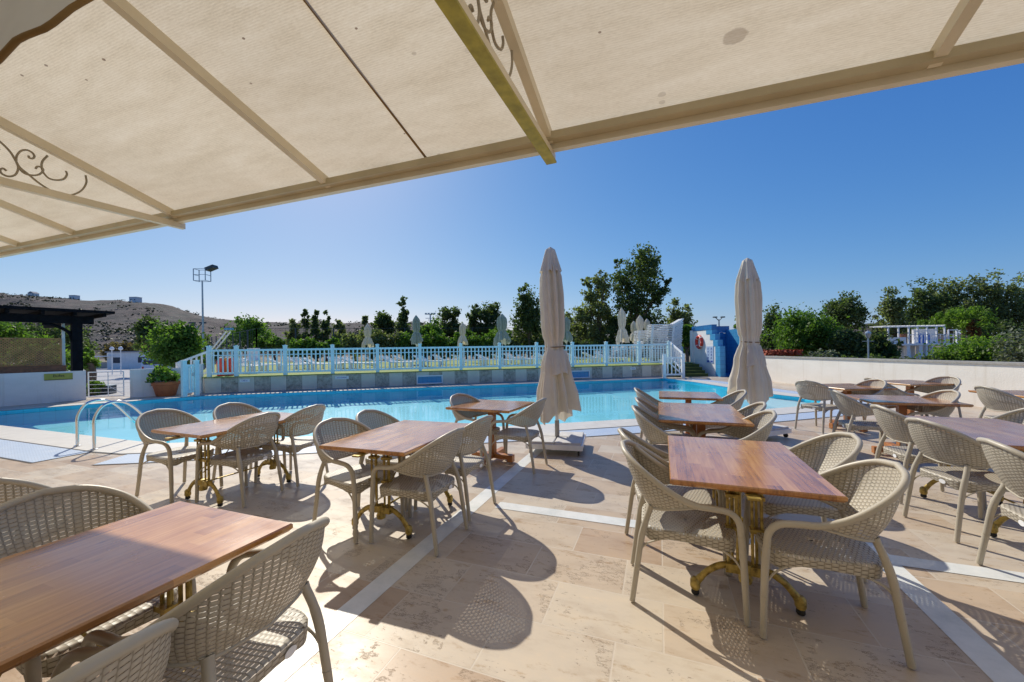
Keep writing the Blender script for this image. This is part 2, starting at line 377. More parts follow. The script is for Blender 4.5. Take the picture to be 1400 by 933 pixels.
# ---------------------------------------------------------------- mesh building
class MB:
    def __init__(s): s.v = []; s.f = []; s.uv = []; s.mi = []; s.m = 0
    def quad(s, *ids, uv=None): s.f.append(tuple(ids)); s.uv.append(uv); s.mi.append(s.m)
    def add(s, vs): b = len(s.v); s.v += [tuple(map(float, x)) for x in vs]; return b
    def box(s, c, d, rz=0, taper=1):
        cx, cy, cz = c; hx, hy, hz = d[0]/2, d[1]/2, d[2]/2; ca, sa = math.cos(rz), math.sin(rz); vs = []
        for z, k in ((-hz, 1), (hz, taper)):
            for x, y in ((-hx, -hy), (hx, -hy), (hx, hy), (-hx, hy)):
                x *= k; y *= k; vs.append((cx+x*ca-y*sa, cy+x*sa+y*ca, cz+z))
        b = s.add(vs); W_, D_, H_ = d
        for ids, (a, e) in (((3, 2, 1, 0), (W_, D_)), ((4, 5, 6, 7), (W_, D_)), ((0, 1, 5, 4), (W_, H_)), ((1, 2, 6, 5), (D_, H_)), ((2, 3, 7, 6), (W_, H_)), ((3, 0, 4, 7), (D_, H_))):
            s.quad(*[b+i for i in ids], uv=[(0, 0), (a, 0), (a, e), (0, e)])
        return s
    def tube(s, pts, r, n=10, caps=True, flat=None):
        pts = [Vector(p) for p in pts]; N = len(pts); rr = r if isinstance(r, (list, tuple)) else [r]*N
        up = None; b0 = len(s.v)
        for i, p in enumerate(pts):
            t = (pts[min(i+1, N-1)]-pts[max(i-1, 0)]).normalized()
            if up is None:
                up = Vector((0, 0, 1)) if abs(t.z) < .9 else Vector((0, 1, 0))
            a = (up-t*up.dot(t)).normalized(); up = a; bb = t.cross(a)
            ra, rb = (rr[i], rr[i]) if flat is None else (rr[i], rr[i]*flat)
            for k in range(n):
                th = 2*pi*k/n; s.v.append(tuple(p+a*math.cos(th)*ra+bb*math.sin(th)*rb))
        for i in range(N-1):
            for k in range(n):
                k2 = (k+1) % n; s.quad(b0+i*n+k, b0+i*n+k2, b0+(i+1)*n+k2, b0+(i+1)*n+k)
        if caps:
            s.f.append(tuple(b0+k for k in range(n))[::-1]); s.uv.append(None); s.mi.append(s.m)
            s.f.append(tuple(b0+(N-1)*n+k for k in range(n))); s.uv.append(None); s.mi.append(s.m)
        return s
    def bar(s, a, b, w_, h_, up=(0, 0, 1)):
        a, b = Vector(a), Vector(b); t = (b-a).normalized(); up = Vector(up); sd = t.cross(up).normalized(); u2 = sd.cross(t)
        vs = []
        for p in (a, b):
            for x, z in ((-1, -1), (1, -1), (1, 1), (-1, 1)): vs.append(p+sd*x*w_/2+u2*z*h_/2)
        i = s.add(vs); L_ = (b-a).length
        for q in ((3, 2, 1, 0), (4, 5, 6, 7), (0, 1, 5, 4), (1, 2, 6, 5), (2, 3, 7, 6), (3, 0, 4, 7)): s.quad(*[i+k for k in q], uv=[(0, 0), (L_, 0), (L_, w_), (0, w_)])
        return s
    def lathe(s, prof, n=24, c=(0, 0)):
        b0 = len(s.v)
        for r_, z in prof:
            for k in range(n): th = 2*pi*k/n; s.v.append((c[0]+r_*math.cos(th), c[1]+r_*math.sin(th), z))
        for i in range(len(prof)-1):
            for k in range(n): k2 = (k+1) % n; s.quad(b0+i*n+k, b0+i*n+k2, b0+(i+1)*n+k2, b0+(i+1)*n+k)
        return s
    def grid(s, P, UV=None, closed=False, flip=False):
        P = [[tuple(map(float, x)) for x in row] for row in P]; nr, nc = len(P), len(P[0]); b0 = len(s.v)
        for row in P: s.v += row
        for i in range(nr-1):
            for j in range(nc-(0 if closed else 1)):
                j2 = (j+1) % nc; ids = [b0+i*nc+j, b0+i*nc+j2, b0+(i+1)*nc+j2, b0+(i+1)*nc+j]
                uv = [UV[i][j], UV[i][j+1], UV[i+1][j+1], UV[i+1][j]] if UV else None
                if flip: ids = ids[::-1]; uv = uv[::-1] if uv else None
                s.quad(*ids, uv=uv)
        return s
    def poly(s, pts, z):
        b = s.add([(p[0], p[1], z) for p in pts]); s.f.append(tuple(range(b, b+len(pts)))); s.uv.append([(p[0], p[1]) for p in pts]); s.mi.append(s.m); return s
    def prism(s, pts, z0, z1):
        n = len(pts); a = s.add([(p[0], p[1], z0) for p in pts]); b = s.add([(p[0], p[1], z1) for p in pts])
        s.f.append(tuple(range(a, a+n))[::-1]); s.uv.append([(p[0], p[1]) for p in pts][::-1]); s.mi.append(s.m)
        s.f.append(tuple(range(b, b+n))); s.uv.append([(p[0], p[1]) for p in pts]); s.mi.append(s.m)
        d = 0
        for i in range(n):
            j = (i+1) % n; L_ = math.hypot(pts[j][0]-pts[i][0], pts[j][1]-pts[i][1])
            s.quad(a+i, a+j, b+j, b+i, uv=[(d, z0), (d+L_, z0), (d+L_, z1), (d, z1)]); d += L_
        return s
    def mesh(s, name, mats, smooth=False, bevel=0, recalc=False):
        me = bpy.data.meshes.new(name); me.from_pydata(s.v, [], s.f)
        if any(u is not None for u in s.uv):
            ul = me.uv_layers.new(name='UVMap'); k = 0
            for f, u_ in zip(s.f, s.uv):
                for i in range(len(f)):
                    if u_: ul.data[k].uv = u_[i]
                    k += 1
        for m_ in (mats if isinstance(mats, (list, tuple)) else [mats]): me.materials.append(M[m_] if isinstance(m_, str) else m_)
        for p_, i in zip(me.polygons, s.mi): p_.material_index = i
        if recalc or bevel:
            bm = bmesh.new(); bm.from_mesh(me)
            if recalc: bmesh.ops.recalc_face_normals(bm, faces=bm.faces)
            if bevel:
                es = [e for e in bm.edges if len(e.link_faces) == 2 and e.calc_face_angle(0) > .6]
                bmesh.ops.bevel(bm, geom=es, offset=bevel, segments=2, affect='EDGES', profile=.5)
            bm.to_mesh(me); bm.free()
        if smooth:
            me.polygons.foreach_set('use_smooth', [True]*len(me.polygons))
            if smooth == 'auto':
                try: me.set_sharp_from_angle(angle=R(38))
                except Exception: pass
        me.update(); return me
    def build(s, name, mats, parent=None, **kw): return link(name, s.mesh(name, mats, **kw), parent)
def link(name, me, parent=None, loc=None):
    o = bpy.data.objects.new(name, me); COL.objects.link(o)
    if parent: o.parent = parent
    if loc: o.location = loc
    return o
def tag(o, label=None, cat=None, group=None, kind=None):
    if label: o['label'] = label
    if cat: o['category'] = cat
    if group: o['group'] = group
    if kind: o['kind'] = kind
    return o
def empty(name, loc=(0, 0, 0), rz=0):
    o = bpy.data.objects.new(name, None); COL.objects.link(o); o.location = loc; o.rotation_euler = (0, 0, rz); o.empty_display_size = .1; return o
def copy_tree(o, parent=None):
    c_ = o.copy(); COL.objects.link(c_)
    if parent: c_.parent = parent
    for ch in [x for x in list(bpy.data.objects) if x.parent == o]: copy_tree(ch, c_)
    return c_
KIDS = {}
def crv(pts, n=8):
    """Catmull-Rom through pts"""
    P = [Vector(p) for p in pts]; P = [P[0]*2-P[1]]+P+[P[-1]*2-P[-2]]; out = []
    for i in range(1, len(P)-2):
        for k in range(n):
            t = k/n; a, b, c_, d = P[i-1], P[i], P[i+1], P[i+2]
            out.append(.5*((2*b)+(-a+c_)*t+(2*a-5*b+4*c_-d)*t*t+(-a+3*b-3*c_+d)*t**3))
    out.append(P[-2]); return out
def struct(o): o['kind'] = 'structure'; return o

# ---------------------------------------------------------------- ground, terrace, pool
POOL = [(-15.2, 9.95), (-11.18, 8.43), (-8.33, 7.36), (-6.35, 6.62), (-5.9, 6.50), (-5.3, 6.56), (-3.81, 6.83), (.46, 7.60), (2.75, 8.12), (5.11, 8.80), (6.71, 9.30),
        (7.75, 9.75), (8.25, 10.3), (8.27, 11.0), (7.97, 11.94), (7.86, 13.76), (7.72, 16.2), (7.48, 17.87), (7.19, 18.62), (-11.15, 13.80), (-13.12, 12.0), (-14.2, 10.9)]
WA, WB = np.array([-11.75, 14.75]), np.array([7.5, 20.0])       # face of the raised lawn's wall
WD = (WB-WA)/np.linalg.norm(WB-WA); WN = np.array([-WD[1], WD[0]])
TERR = [(-15.6, 11.45), (-16.2, 10.0), (-30, -6), (20, -6), (10.78, 0), (10.78, 19.9), (8.9, 19.75), (7.35, 19.28), tuple(WA), (-12.6, 14.25), (-14.42, 13.1)]
TERR = [(-30, -6), (14, -6), (14, 2), (10.9, 2.2), (10.9, 21.3), (-30, 21.3)]
def sheet(name, outer, holes, z, mat):
    bm = bmesh.new(); es = []
    for loop in [outer]+holes:
        vs = [bm.verts.new((p[0], p[1], z)) for p in loop]
        for i in range(len(vs)): es.append(bm.edges.new((vs[i], vs[(i+1) % len(vs)])))
    bmesh.ops.triangle_fill(bm, use_beauty=True, use_dissolve=False, edges=es)
    for f in bm.faces:
        if f.normal.z < 0: f.normal_flip()
    me = bpy.data.meshes.new(name); bm.to_mesh(me); bm.free(); me.materials.append(M[mat]); return struct(link(name, me))
sheet('terrace', TERR, [POOL], 0, 'travertine')
PK = [(-15.9, 21.5), (-17.5, 24), (-31, 44), (-62, 90), (-118, 90), (-75, 44), (-47, 21.5)]
sheet('ground', [(-3000, -600), (3000, -600), (3000, 3000), (-3000, 3000)], [TERR, PK], -.006, 'dry_ground')
pk = MB(); zz_ = [0.0, -.35, -.95, -.95, -.95, -.95, 0.0]
i0 = pk.add([(x, y, -.004) if k in (0, 6) else (x, y, -.95) for k, (x, y) in enumerate(PK)])
pk.f += [(0, 1, 6), (1, 2, 5, 6), (2, 3, 4, 5)]; pk.uv += [None]*3; pk.mi += [0]*3
struct(pk.build('parking_lot', 'asphalt'))
pk = MB()
for (x0, y0), (x1_, y1_), h0, h1 in ((PK[0], PK[1], 0, -.95), (PK[1], PK[2], -.95, -.95), (PK[2], PK[3], -.95, -.95), (PK[3], PK[4], -.95, -.95), (PK[4], PK[5], -.95, -.95), (PK[5], PK[6], -.95, 0)):
    k = pk.add([(x0, y0, h0), (x1_, y1_, h1), (x1_, y1_, -.005), (x0, y0, -.005)]); pk.quad(k, k+1, k+2, k+3)
struct(pk.build('parking_bank', 'dry_ground'))
ap = MB().poly([(-14.9, 14.2), (-13.9, 14.0), (-12.8, 15.0), (-15.8, 21.3), (-29.9, 21.3), (-22, 14.5), (-16.3, 12.6)], .004); struct(ap.build('entrance_path', 'asphalt'))

def offset(line, d):
    out = []
    L_ = [np.array(p, float) for p in line]
    for i, p in enumerate(L_):
        a = L_[i]-L_[i-1] if i else L_[1]-L_[0]; b = L_[i+1]-L_[i] if i < len(L_)-1 else a
        na = np.array([a[1], -a[0]])/np.linalg.norm(a); nb = np.array([b[1], -b[0]])/np.linalg.norm(b)
        n = na+nb; n /= np.linalg.norm(n); k = 1/max(.6, n@na); out.append(p+n*d*k)
    return out
NEAR = POOL[:18]
def ribbon(line, d0, d1, z, name, mat, lim=None):
    a, b = offset(line, d0), offset(line, d1); m = MB()
    for i in range(len(a)-1):
        k = m.add([(*a[i], z), (*b[i], z), (*b[i+1], z), (*a[i+1], z)]); m.quad(k, k+1, k+2, k+3)
    return struct(m.build(name, mat))
ribbon(NEAR, -.03, .62, .010, 'pool_coping', 'coping')
ribbon(NEAR, .62, .650, .006, 'drain_joint', 'dark_line')
ribbon(NEAR[:4], .655, 1.24, .009, 'drain_channel', 'drain_blue')
ribbon(NEAR[:4], 1.24, 1.262, .006, 'drain_joint', 'dark_line')
ribbon(NEAR[4:], .655, 1.20, .005, 'drain_channel', 'drain_blue')
ribbon(NEAR[4:], 1.20, 1.222, .009, 'drain_joint', 'dark_line')
FAR = [POOL[18], POOL[19], POOL[20], POOL[21], (-15.1, 9.99)]
ribbon(FAR[1:], -.03, .5, .011, 'pool_coping', 'coping')
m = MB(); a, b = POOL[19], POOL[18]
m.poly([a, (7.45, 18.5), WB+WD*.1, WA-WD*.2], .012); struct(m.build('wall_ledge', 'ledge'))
# basin
m = MB(); n = len(POOL); zb = -.44; z1 = -.0; d = 0
for i in range(n):
    p, q = POOL[i], POOL[(i+1) % n]; L_ = math.dist(p, q)
    k = m.add([(*p, zb), (*q, zb), (*q, z1), (*p, z1)]); m.quad(k, k+1, k+2, k+3, uv=[(d, 0), (d+L_, 0), (d+L_, 1.15), (d, 1.15)]); d += L_
struct(m.build('pool_basin', 'pool_wall_tile'))
m = MB().poly(POOL, zb); struct(m.build('pool_floor', 'pool_tile'))
# paler shallow end on the right, with its step
m = MB().prism([(5.75, 9.03), (6.71, 9.32), (7.72, 9.78), (8.2, 10.3), (8.22, 11.0), (7.94, 11.9), (7.85, 12.6), (7.3, 11.6)], zb+.003, -.13); struct(m.build('shallow_shelf', 'pool_tile_pale', recalc=True))
m = MB().prism([(4.6, 8.70), (5.7, 9.03), (7.28, 11.65), (7.8, 12.8), (7.78, 13.6), (6.2, 11.6)], zb+.003, -.25); struct(m.build('shelf_step', 'pool_tile_pale', recalc=True))
m = MB().poly(POOL, -.055); struct(m.build('water', 'pool_water'))

# marble strips in the paving
def strip(p, q, wd, z, name='marble_strip'):
    p, q = np.array(p, float), np.array(q, float); t = (q-p)/np.linalg.norm(q-p); nn = np.array([-t[1], t[0]])*wd/2
    m = MB().poly([p-nn, q-nn, q+nn, p+nn], z); return struct(m.build(name, 'marble'))
s1 = at(573, 755); s3 = at(1173, 733); s2 = at(683, 691)
strip(s1-U*3.2, s1+U*3.15, .15, .002); strip(s3-U*2.6, s3+U*4.2, .15, .002)
j2 = s2+V*0; strip(j2-V*.02, j2+V*9.5, .15, .0032)

# ---------------------------------------------------------------- raised lawn
DH = .58
LAWN = [tuple(WA), tuple(WB), (8.6, 20.35), (9.9, 20.75), (12, 38), (-29, 38), (-15.3, 19)]
m = MB().prism(LAWN, -.2, DH); lw = m.build('lawn_wall', 'wall_tiles', recalc=True); struct(lw)
m = MB().poly([tuple(WA-WN*.06-WD*.05), tuple(WB-WN*.06+WD*.02), (8.66, 20.33), (9.95, 20.72), (12.05, 38.1), (-29, 38.1), (-15.4, 19)], DH+.035)
m.poly([tuple(WA-WN*.06-WD*.05), tuple(WB-WN*.06+WD*.02), tuple(WB+WN*.3), tuple(WA+WN*.3)], DH+.003)
b = m.add([(*(WA-WN*.06-WD*.05), DH+.003), (*(WB-WN*.06+WD*.02), DH+.003), (*(WB-WN*.06+WD*.02), DH+.035), (*(WA-WN*.06-WD*.05), DH+.035)]); m.quad(b, b+1, b+2, b+3)
struct(m.build('lawn', 'turf'))
# skimmer openings and plaques on the wall face
def on_wall(px):      # intersection of azimuth with wall face
    k = az(px)
    # WA + t*WD, x = k*y (roll neglected below the horizon)
    t = (k*WA[1]-WA[0])/(WD[0]-k*WD[1]); return t
def txt(name, s_, size, mat, parent=None, extrude=.002):
    cu = bpy.data.curves.new(name, 'FONT'); cu.body = s_; cu.size = size; cu.extrude = extrude; cu.align_x = 'CENTER'; cu.align_y = 'CENTER'
    to = bpy.data.objects.new('tmp', cu); COL.objects.link(to); dg = bpy.context.evaluated_depsgraph_get()
    me = bpy.data.meshes.new_from_object(to.evaluated_get(dg)); COL.objects.unlink(to); bpy.data.objects.remove(to)
    me.materials.clear(); me.materials.append(M[mat]); o = link(name, me, parent); return o
WRZ = math.atan2(WD[1], WD[0])
for i, px in enumerate((587, 791)):
    t = on_wall(px); p = WA+WD*t; e = tag(empty('skimmer', (*p, 0), WRZ), ('long blue skimmer opening in the tiled wall below the lawn, left of the parasol', 'blue skimmer opening in the tiled wall half hidden by the left parasol')[i], 'skimmer')
    f = MB()
    for c_, d_ in (((0, -.03, .40), (1.12, .06, .05)), ((0, -.03, .075), (1.12, .06, .05)), ((-.535, -.03, .237), (.05, .06, .274)), ((.535, -.03, .237), (.05, .06, .274))): f.box(c_, d_)
    f.build('frame', 'white_paint', e); MB().box((0, -.012, .237), (1.01, .02, .27)).build('opening', 'blue_tile_light', e)
for px, s_, wd in ((334, '1.40 m', .34), (467, 'NO DIVING', .52), (865, '1.40 m', .3)):
    p = WA+WD*on_wall(px); e = tag(empty('depth_plaque', (*(p-WN*.0), .44), WRZ), {334: 'small white depth plaque at the left end of the tiled pool wall', 467: 'long white notice plaque on the tiled pool wall', 865: 'small white plaque at the right end of the tiled pool wall'}[px], 'plaque')
    MB().box((0, -.008, 0), (wd, .016, .12)).build('plate', 'white_plastic', e)
    o = txt('lettering', s_, .075, 'blue_ink', e, .001); o.location = (0, -.019, 0); o.rotation_euler = (pi/2, 0, 0)

# ---------------------------------------------------------------- white railing along the lawn
FO = WN*.08
def post_t(px): return on_wall(px)
fence = tag(empty('pool_fence'), 'long pale blue picket railing along the raised lawn above the pool', 'railing')
fpx = [279.4, 317, 384.5, 449.7, 511.7, 570.3, 626.5, 680, 731, 780.3, 826.6, 871.7, 913]
fp = [WA+WD*(post_t(x)+.12)+FO for x in fpx]
pm = MB().box((0, 0, .60), (.13, .13, 1.20)).box((0, 0, 1.215), (.16, .16, .03)).box((0, 0, 1.24), (.09, .09, .02), taper=.5).mesh('post', 'fence_paint')
for p in fp:
    o = link('post', pm, fence, (*p, DH)); o.rotation_euler = (0, 0, WRZ)
for a, b in zip(fp[:-1], fp[1:]):
    L_ = np.linalg.norm(b-a)-.13; mid = (a+b)/2; m = MB(); nb = max(4, int(round(L_/.165)))
    m.box((0, 0, 1.05), (L_, .05, .08)).box((0, 0, .16), (L_, .05, .08)).box((0, 0, .86), (L_, .035, .035))
    for k in range(nb): m.box((-L_/2+(k+.5)*L_/nb, 0, .605), (.05, .022, .81))
    o = m.build('picket_panel', 'fence_paint', fence); o.location = (*mid, DH); o.rotation_euler = (0, 0, WRZ)

def gate(name, label, p0, p1, h, mat, z=0, diag=False):
    p0, p1 = np.array(p0), np.array(p1); L_ = np.linalg.norm(p1-p0); rz = math.atan2(*(p1-p0)[::-1]); e = tag(empty(name, (*p0, z), rz), label, 'gate')
    for x in (0, L_): MB().box((x, 0, h/2), (.13, .13, h)).box((x, 0, h+.012), (.16, .16, .024)).build('post', mat, e)
    m = MB(); a = .075; b_ = L_-.075; w_ = b_-a
    m.box(((a+b_)/2, 0, h-.17), (w_, .045, .08)).box(((a+b_)/2, 0, .18), (w_, .045, .08))
    nb = max(3, int(w_/.15))
    for k in range(nb): m.box((a+(k+.5)*w_/nb, 0, h/2), (.05, .022, h-.42))
    if diag: m.bar((a, .03, h-.22), (b_, .03, .22), .02, .06)
    m.build('picket_panel', mat, e); MB().box((b_-.06, -.045, h*.62), (.03, .05, .10)).build('latch', 'grey_metal', e); return e
gate('picket_gate', 'white picket gate with diagonal brace at the foot of the green steps', at(908.5, 517.6), at(934, 517.3), 1.15, 'white_paint', diag=True)
gate('picket_gate', 'pale blue picket gate at the left end of the pool wall', at(252, 543.3), at(269, 541.6), 1.27, 'fence_paint')

# sloped handrails
def handrail(label, a, b, mat):
    e = tag(empty('handrail', (a[0], a[1], 0)), label, 'handrail'); d = Vector(b)-Vector(a); m = MB()
    m.bar((0, 0, a[2]), (d.x, d.y, b[2]), .05, .08).bar((0, 0, a[2]-.8), (d.x, d.y, b[2]-.8), .045, .07); m.build('rail', mat, e)
    for k in range(6):
        t = (k+.5)/6; MB().box((d.x*t, d.y*t, a[2]+(b[2]-a[2])*t-.4), (.045, .045, .78)).build('picket', mat, e)
    for t, p in ((0, a), (1, b)): MB().box((d.x*t, d.y*t, p[2]/2-.0), (.09, .09, p[2]+.04)).build('post', mat, e)
p = at(934, 517.3)+np.array([.03, .25])
handrail('sloping white handrail rising beside the green steps to the lawn', (p[0]+.05, p[1], 1.2), (fp[-1][0]+.18, fp[-1][1]+.2, 1.72), 'white_paint')
handrail('sloping white handrail behind the pale blue gate at the left', (-12.75, 14.75, 1.18), (fp[0][0]-.3, fp[0][1]+.4, 1.62), 'white_paint')

# green steps to the lawn
st = tag(empty('lawn_steps', (0, 0, 0)), 'three dark green turf covered steps beside the life ring wall', 'steps')
sx0, sx1 = 8.1, 9.74
for k in range(4):
    yb = 19.25+k*.30; MB().box(((sx0+sx1)/2, (yb+20.9+.02*k)/2, .0725+.145*k), (sx1-sx0, 20.9+.02*k-yb, .145)).build('step', 'step_turf', st)
    MB().box(((sx0+sx1)/2, yb+.02, .145+.145*k+.008), (sx1-sx0+.01, .05, .012)).build('nosing', 'turf', st)
tag(MB().box((8.75, 21.2, DH+.12), (1.3, .25, .22)).box((8.75, 21.2, DH+.245), (1.34, .3, .03)).build('planter_kerb', 'white_paint'), 'low white kerb at the top of the green steps', 'kerb')

# ---------------------------------------------------------------- shower wall
bx, by = 10.15, 21.6
sh = tag(empty('shower_wall', (bx, by, 0), -pi/2), 'white shower wall with stepped blue tiled edge and blue cubicle beside the green steps', 'shower wall')
prof = [(0, 0), (2.3, 0), (2.3, 1.5), (2.1, 1.5), (2.1, 1.82), (1.8, 1.82), (1.8, 2.12), (1.41, 2.12), (1.41, 2.35), (0, 2.35)]
m = MB(); a = m.add([(x, 0, z) for x, z in prof]); b = m.add([(x, .22, z) for x, z in prof]); n = len(prof)
m.f.append(tuple(range(a, a+n))); m.uv.append(None); m.mi.append(0); m.f.append(tuple(range(b, b+n))[::-1]); m.uv.append(None); m.mi.append(0)
for i in range(n): j = (i+1) % n; m.quad(a+i, b+i, b+j, a+j)
m.build('white_panel', 'plaster', sh, recalc=True)
m = MB()
for x0_, x1_, z0, z1_ in ((2.303, 2.75, 0, 1.5), (2.103, 2.55, 1.503, 1.82), (1.803, 2.3, 1.823, 2.12), (1.413, 2.0, 2.123, 2.35)): m.box(((x0_+x1_)/2, .11, (z0+z1_)/2), (x1_-x0_, .25, z1_-z0))
m.build('stepped_edge', 'blue_tile_light', sh)
MB().box((1.0, .11, 2.36+.125), (2.0, .26, .25)).box((-.11, 1.0, 1.31), (.20, 2.0, 2.62)).build('blue_lintel', 'blue_tile', sh)
MB().box((-.12, -.05, 1.2), (.235, .10, 2.4)).build('end_pier', 'plaster', sh)
MB().box((1.2, 1.9, 1.2), (2.6, .16, 2.4)).build('side_panel', 'blue_tile_light', sh)
MB().box((1.3, 1.03, .02), (2.55, 1.58, .04)).build('shower_tray', 'blue_tile', sh)
MB().tube(crv([(2.2, .25, .9), (2.2, .25, 2.05), (2.2, .33, 2.2), (2.2, .5, 2.18)], 6), .014, 8).lathe([(.001, 2.17), (.06, 2.16), (.06, 2.14), (.001, 2.14)], 12, (2.2, .5)).build('shower_pipe', 'steel', sh)
lb = tag(empty('life_ring', (bx-.065, by-.75, 1.74), -pi/2), 'orange red life ring with white bands hanging on the white shower wall', 'life ring')
MB().tube([(.30*math.cos(a), 0, .30*math.sin(a)) for a in np.linspace(0, 2*pi, 41)], .075, 12).build('ring', 'red_plastic', lb, smooth=True)
for k in range(4):
    a0 = pi/4+k*pi/2; MB().tube([(.30*math.cos(a), 0, .30*math.sin(a)) for a in np.linspace(a0-.08, a0+.08, 5)], .078, 12).build('band', 'buoy_white', lb, smooth=True)
nb_ = tag(empty('pool_rules_board', (bx-.014, by-1.78, 1.07), -pi/2), 'pale blue pool rules board with dark pictograms under the life ring', 'notice board')
MB().box((0, 0, 0), (.68, .02, .86)).build('panel', 'board', nb_)
for r_ in range(4):
    for c_ in range(2):
        x, z = -.16+.32*c_, .32-.155*r_; MB().box((x, -.013, z+.012), (.03+.03*((r_+c_) % 2), .004, .06)).box((x, -.013, z-.024), (.12, .004, .014)).box((x, -.013, z-.036), (.15, .004, .012)).build('pictogram', 'blue_ink', nb_)
for x in (-.17, .17): MB().box((x, -.013, -.34), (.22, .004, .09)).build('lettering_block', 'blue_ink', nb_)

# ---------------------------------------------------------------- walls
def wall(label, pts, h, th, mat, cap=None, name='garden_wall', z=0):
    e = tag(empty(name), label, 'wall'); L_ = [np.array(p, float) for p in pts]
    m = MB(); mc = MB()
    for a, b in zip(L_[:-1], L_[1:]):
        d = (b-a)/np.linalg.norm(b-a); nn = np.array([-d[1], d[0]])*th/2; m.prism([a-nn, b-nn, b+nn, a+nn], z, h)
        if cap: n2 = nn*1.25; mc.prism([a-n2-d*.02, b-n2+d*.02, b+n2+d*.02, a+n2-d*.02], h+.002, h+.05)
    m.build('wall_body', mat, e, recalc=True)
    if cap: mc.build('coping', cap, e, recalc=True)
    return e
wall('long low cream plaster wall along the right side of the pool terrace', [(10.95, -3), (10.95, 18.6)], 1.0, .28, 'plaster_warm', 'cap_stone')
wall('low pale wall behind the green steps at the top of the lawn', [(8.2, 22.6), (9.95, 22.6)], 1.5, .2, 'plaster', None)
wall('low white wall under the dark pergola at the left', [(-26, 1.5), (-15.95, 11.3), (-14.75, 13.35)], 1.0, .25, 'plaster', None)
wall('short white wall between the metal gate and the plant pot', [(-13.62, 13.8), (-12.2, 14.75)], 1.0, .2, 'plaster', None)
tag(MB().box((-11.95, 14.78, .55), (.2, .12, 1.1)).box((-11.95, 14.78, 1.12), (.23, .15, .03)).build('gate_pier', 'white_paint'), 'slim white pier beside the terracotta plant pot', 'pier')

# white pipe gate
g0, g1 = np.array([-14.72, 13.40]), np.array([-13.75, 13.72]); gd = g1-g0; GL = np.linalg.norm(gd)
e = tag(empty('pipe_gate', (*g0, 0), math.atan2(gd[1], gd[0])), 'white metal pipe gate with thin horizontal bars at the parking entrance', 'gate')
m = MB()
for x in (.03, GL-.03): m.tube([(x, 0, .05), (x, 0, .95)], .018, 8)
for z in (.08, .93): m.tube([(.03, 0, z), (GL-.03, 0, z)], .018, 8)
m.build('frame', 'white_paint', e); m = MB()
for z in (.22, .36, .50, .64, .78): m.tube([(.03, 0, z), (GL-.03, 0, z)], .008, 6)
m.tube([(GL*.55, 0, .08), (GL*.55, 0, .93)], .012, 6).tube([(GL*.55, 0, .45), (GL, 0, .1)], .008, 6).build('bars', 'white_paint', e)

# ---------------------------------------------------------------- dark pergola at the left
pg = tag(empty('timber_pergola', (0, 0, 0)), 'black timber pergola with lean-to roof and brown lattice screens', 'pergola')
A_, B_ = np.array([-26.0, 1.5]), np.array([-15.95, 11.3]); C_ = np.array([-14.75, 13.35])
d1 = (C_-B_)/np.linalg.norm(C_-B_); nn = np.array([-d1[1], d1[0]])
def P2(t, o=0): return B_+d1*t+nn*o
Lw = np.linalg.norm(C_-B_)
D0 = 13.0
ctop = C_-d1*.18
# roof beams run along wall direction, front corner at the pier
rz_ = math.atan2(d1[1], d1[0])
zt = 2.73
MB().box((*(ctop+nn*.0), 1.0+(zt-1.12)/2), (.24, .24, zt-1.12), rz_).build('corner_post', 'black_wood', pg)
MB().bar((*(ctop+d1*.40), zt), (*(ctop-d1*16), zt), .18, .26).build('front_beam', 'black_wood', pg)
MB().bar((*(ctop+nn*.1), zt-.01), (*(ctop+nn*4), zt-.01), .16, .22).build('side_beam', 'black_wood', pg)
m = MB()
for k in range(24): q = ctop+d1*(.62-k*.7); m.bar((*(q-nn*.30), zt+.19), (*(q+nn*4.2), zt+.19), .08, .11)
m.build('rafters', 'black_wood', pg)
q0 = ctop+d1*.85; q1 = ctop-d1*16
MB().prism([q1-nn*.42, q0-nn*.42, q0+nn*4.3, q1+nn*4.3], zt+.247, zt+.335).build('roof', 'black_wood', pg, recalc=True)
MB().tube(crv([(*(ctop-d1*.08), zt-.75), (*(ctop-d1*.18), zt-.42), (*(ctop-d1*.5), zt-.2), (*(ctop-d1*.75), zt-.16)], 6), .05, 8).build('knee_brace', 'black_wood', pg)
MB().bar((*(ctop-d1*.25+nn*.05), 1.10), (*(ctop-d1*14+nn*.05), 1.10), .22, .2).build('sill_board', 'brown_wood', pg)
for t0, t1 in ((.35, 2.0), (2.08, 3.9), (3.98, 6.2)):
    a, b = ctop-d1*t0+nn*.06, ctop-d1*t1+nn*.06; L_ = t1-t0; m = MB(); H_ = .86; z0 = 1.22
    ex = Vector((-d1[0], -d1[1], 0)); o0 = Vector((*a, z0)); NY = Vector((nn[0], nn[1], 0))
    for s_, yo in ((1, 0), (-1, .008)):
        k = -H_ if s_ > 0 else 0
        while k < L_+(H_ if s_ < 0 else 0):
            xa, xb = (k, k+H_) if s_ > 0 else (k, k-H_)
            za, zb_ = 0, H_
            # clip
            def cl(x, xa=xa, xb=xb): return (x-xa)/(xb-xa)*H_
            x0c, x1c = sorted((xa, xb)); x0c, x1c = max(0, x0c), min(L_, x1c)
            if x1c > x0c+.01: m.bar(o0+ex*x0c+Vector((0, 0, cl(x0c)))+NY*yo, o0+ex*x1c+Vector((0, 0, cl(x1c)))+NY*yo, .026, .008, up=(nn[0], nn[1], 0.001))
            k += .078
    for zz in (0, H_): m.bar(o0+Vector((0, 0, zz)), o0+ex*L_+Vector((0, 0, zz)), .04, .045)
    for xx in (0, L_): m.bar(o0+ex*xx, o0+ex*xx+Vector((0, 0, H_)), .04, .045, up=(d1[0], d1[1], 0))
    m.build('lattice_screen', 'lattice_wood', pg)
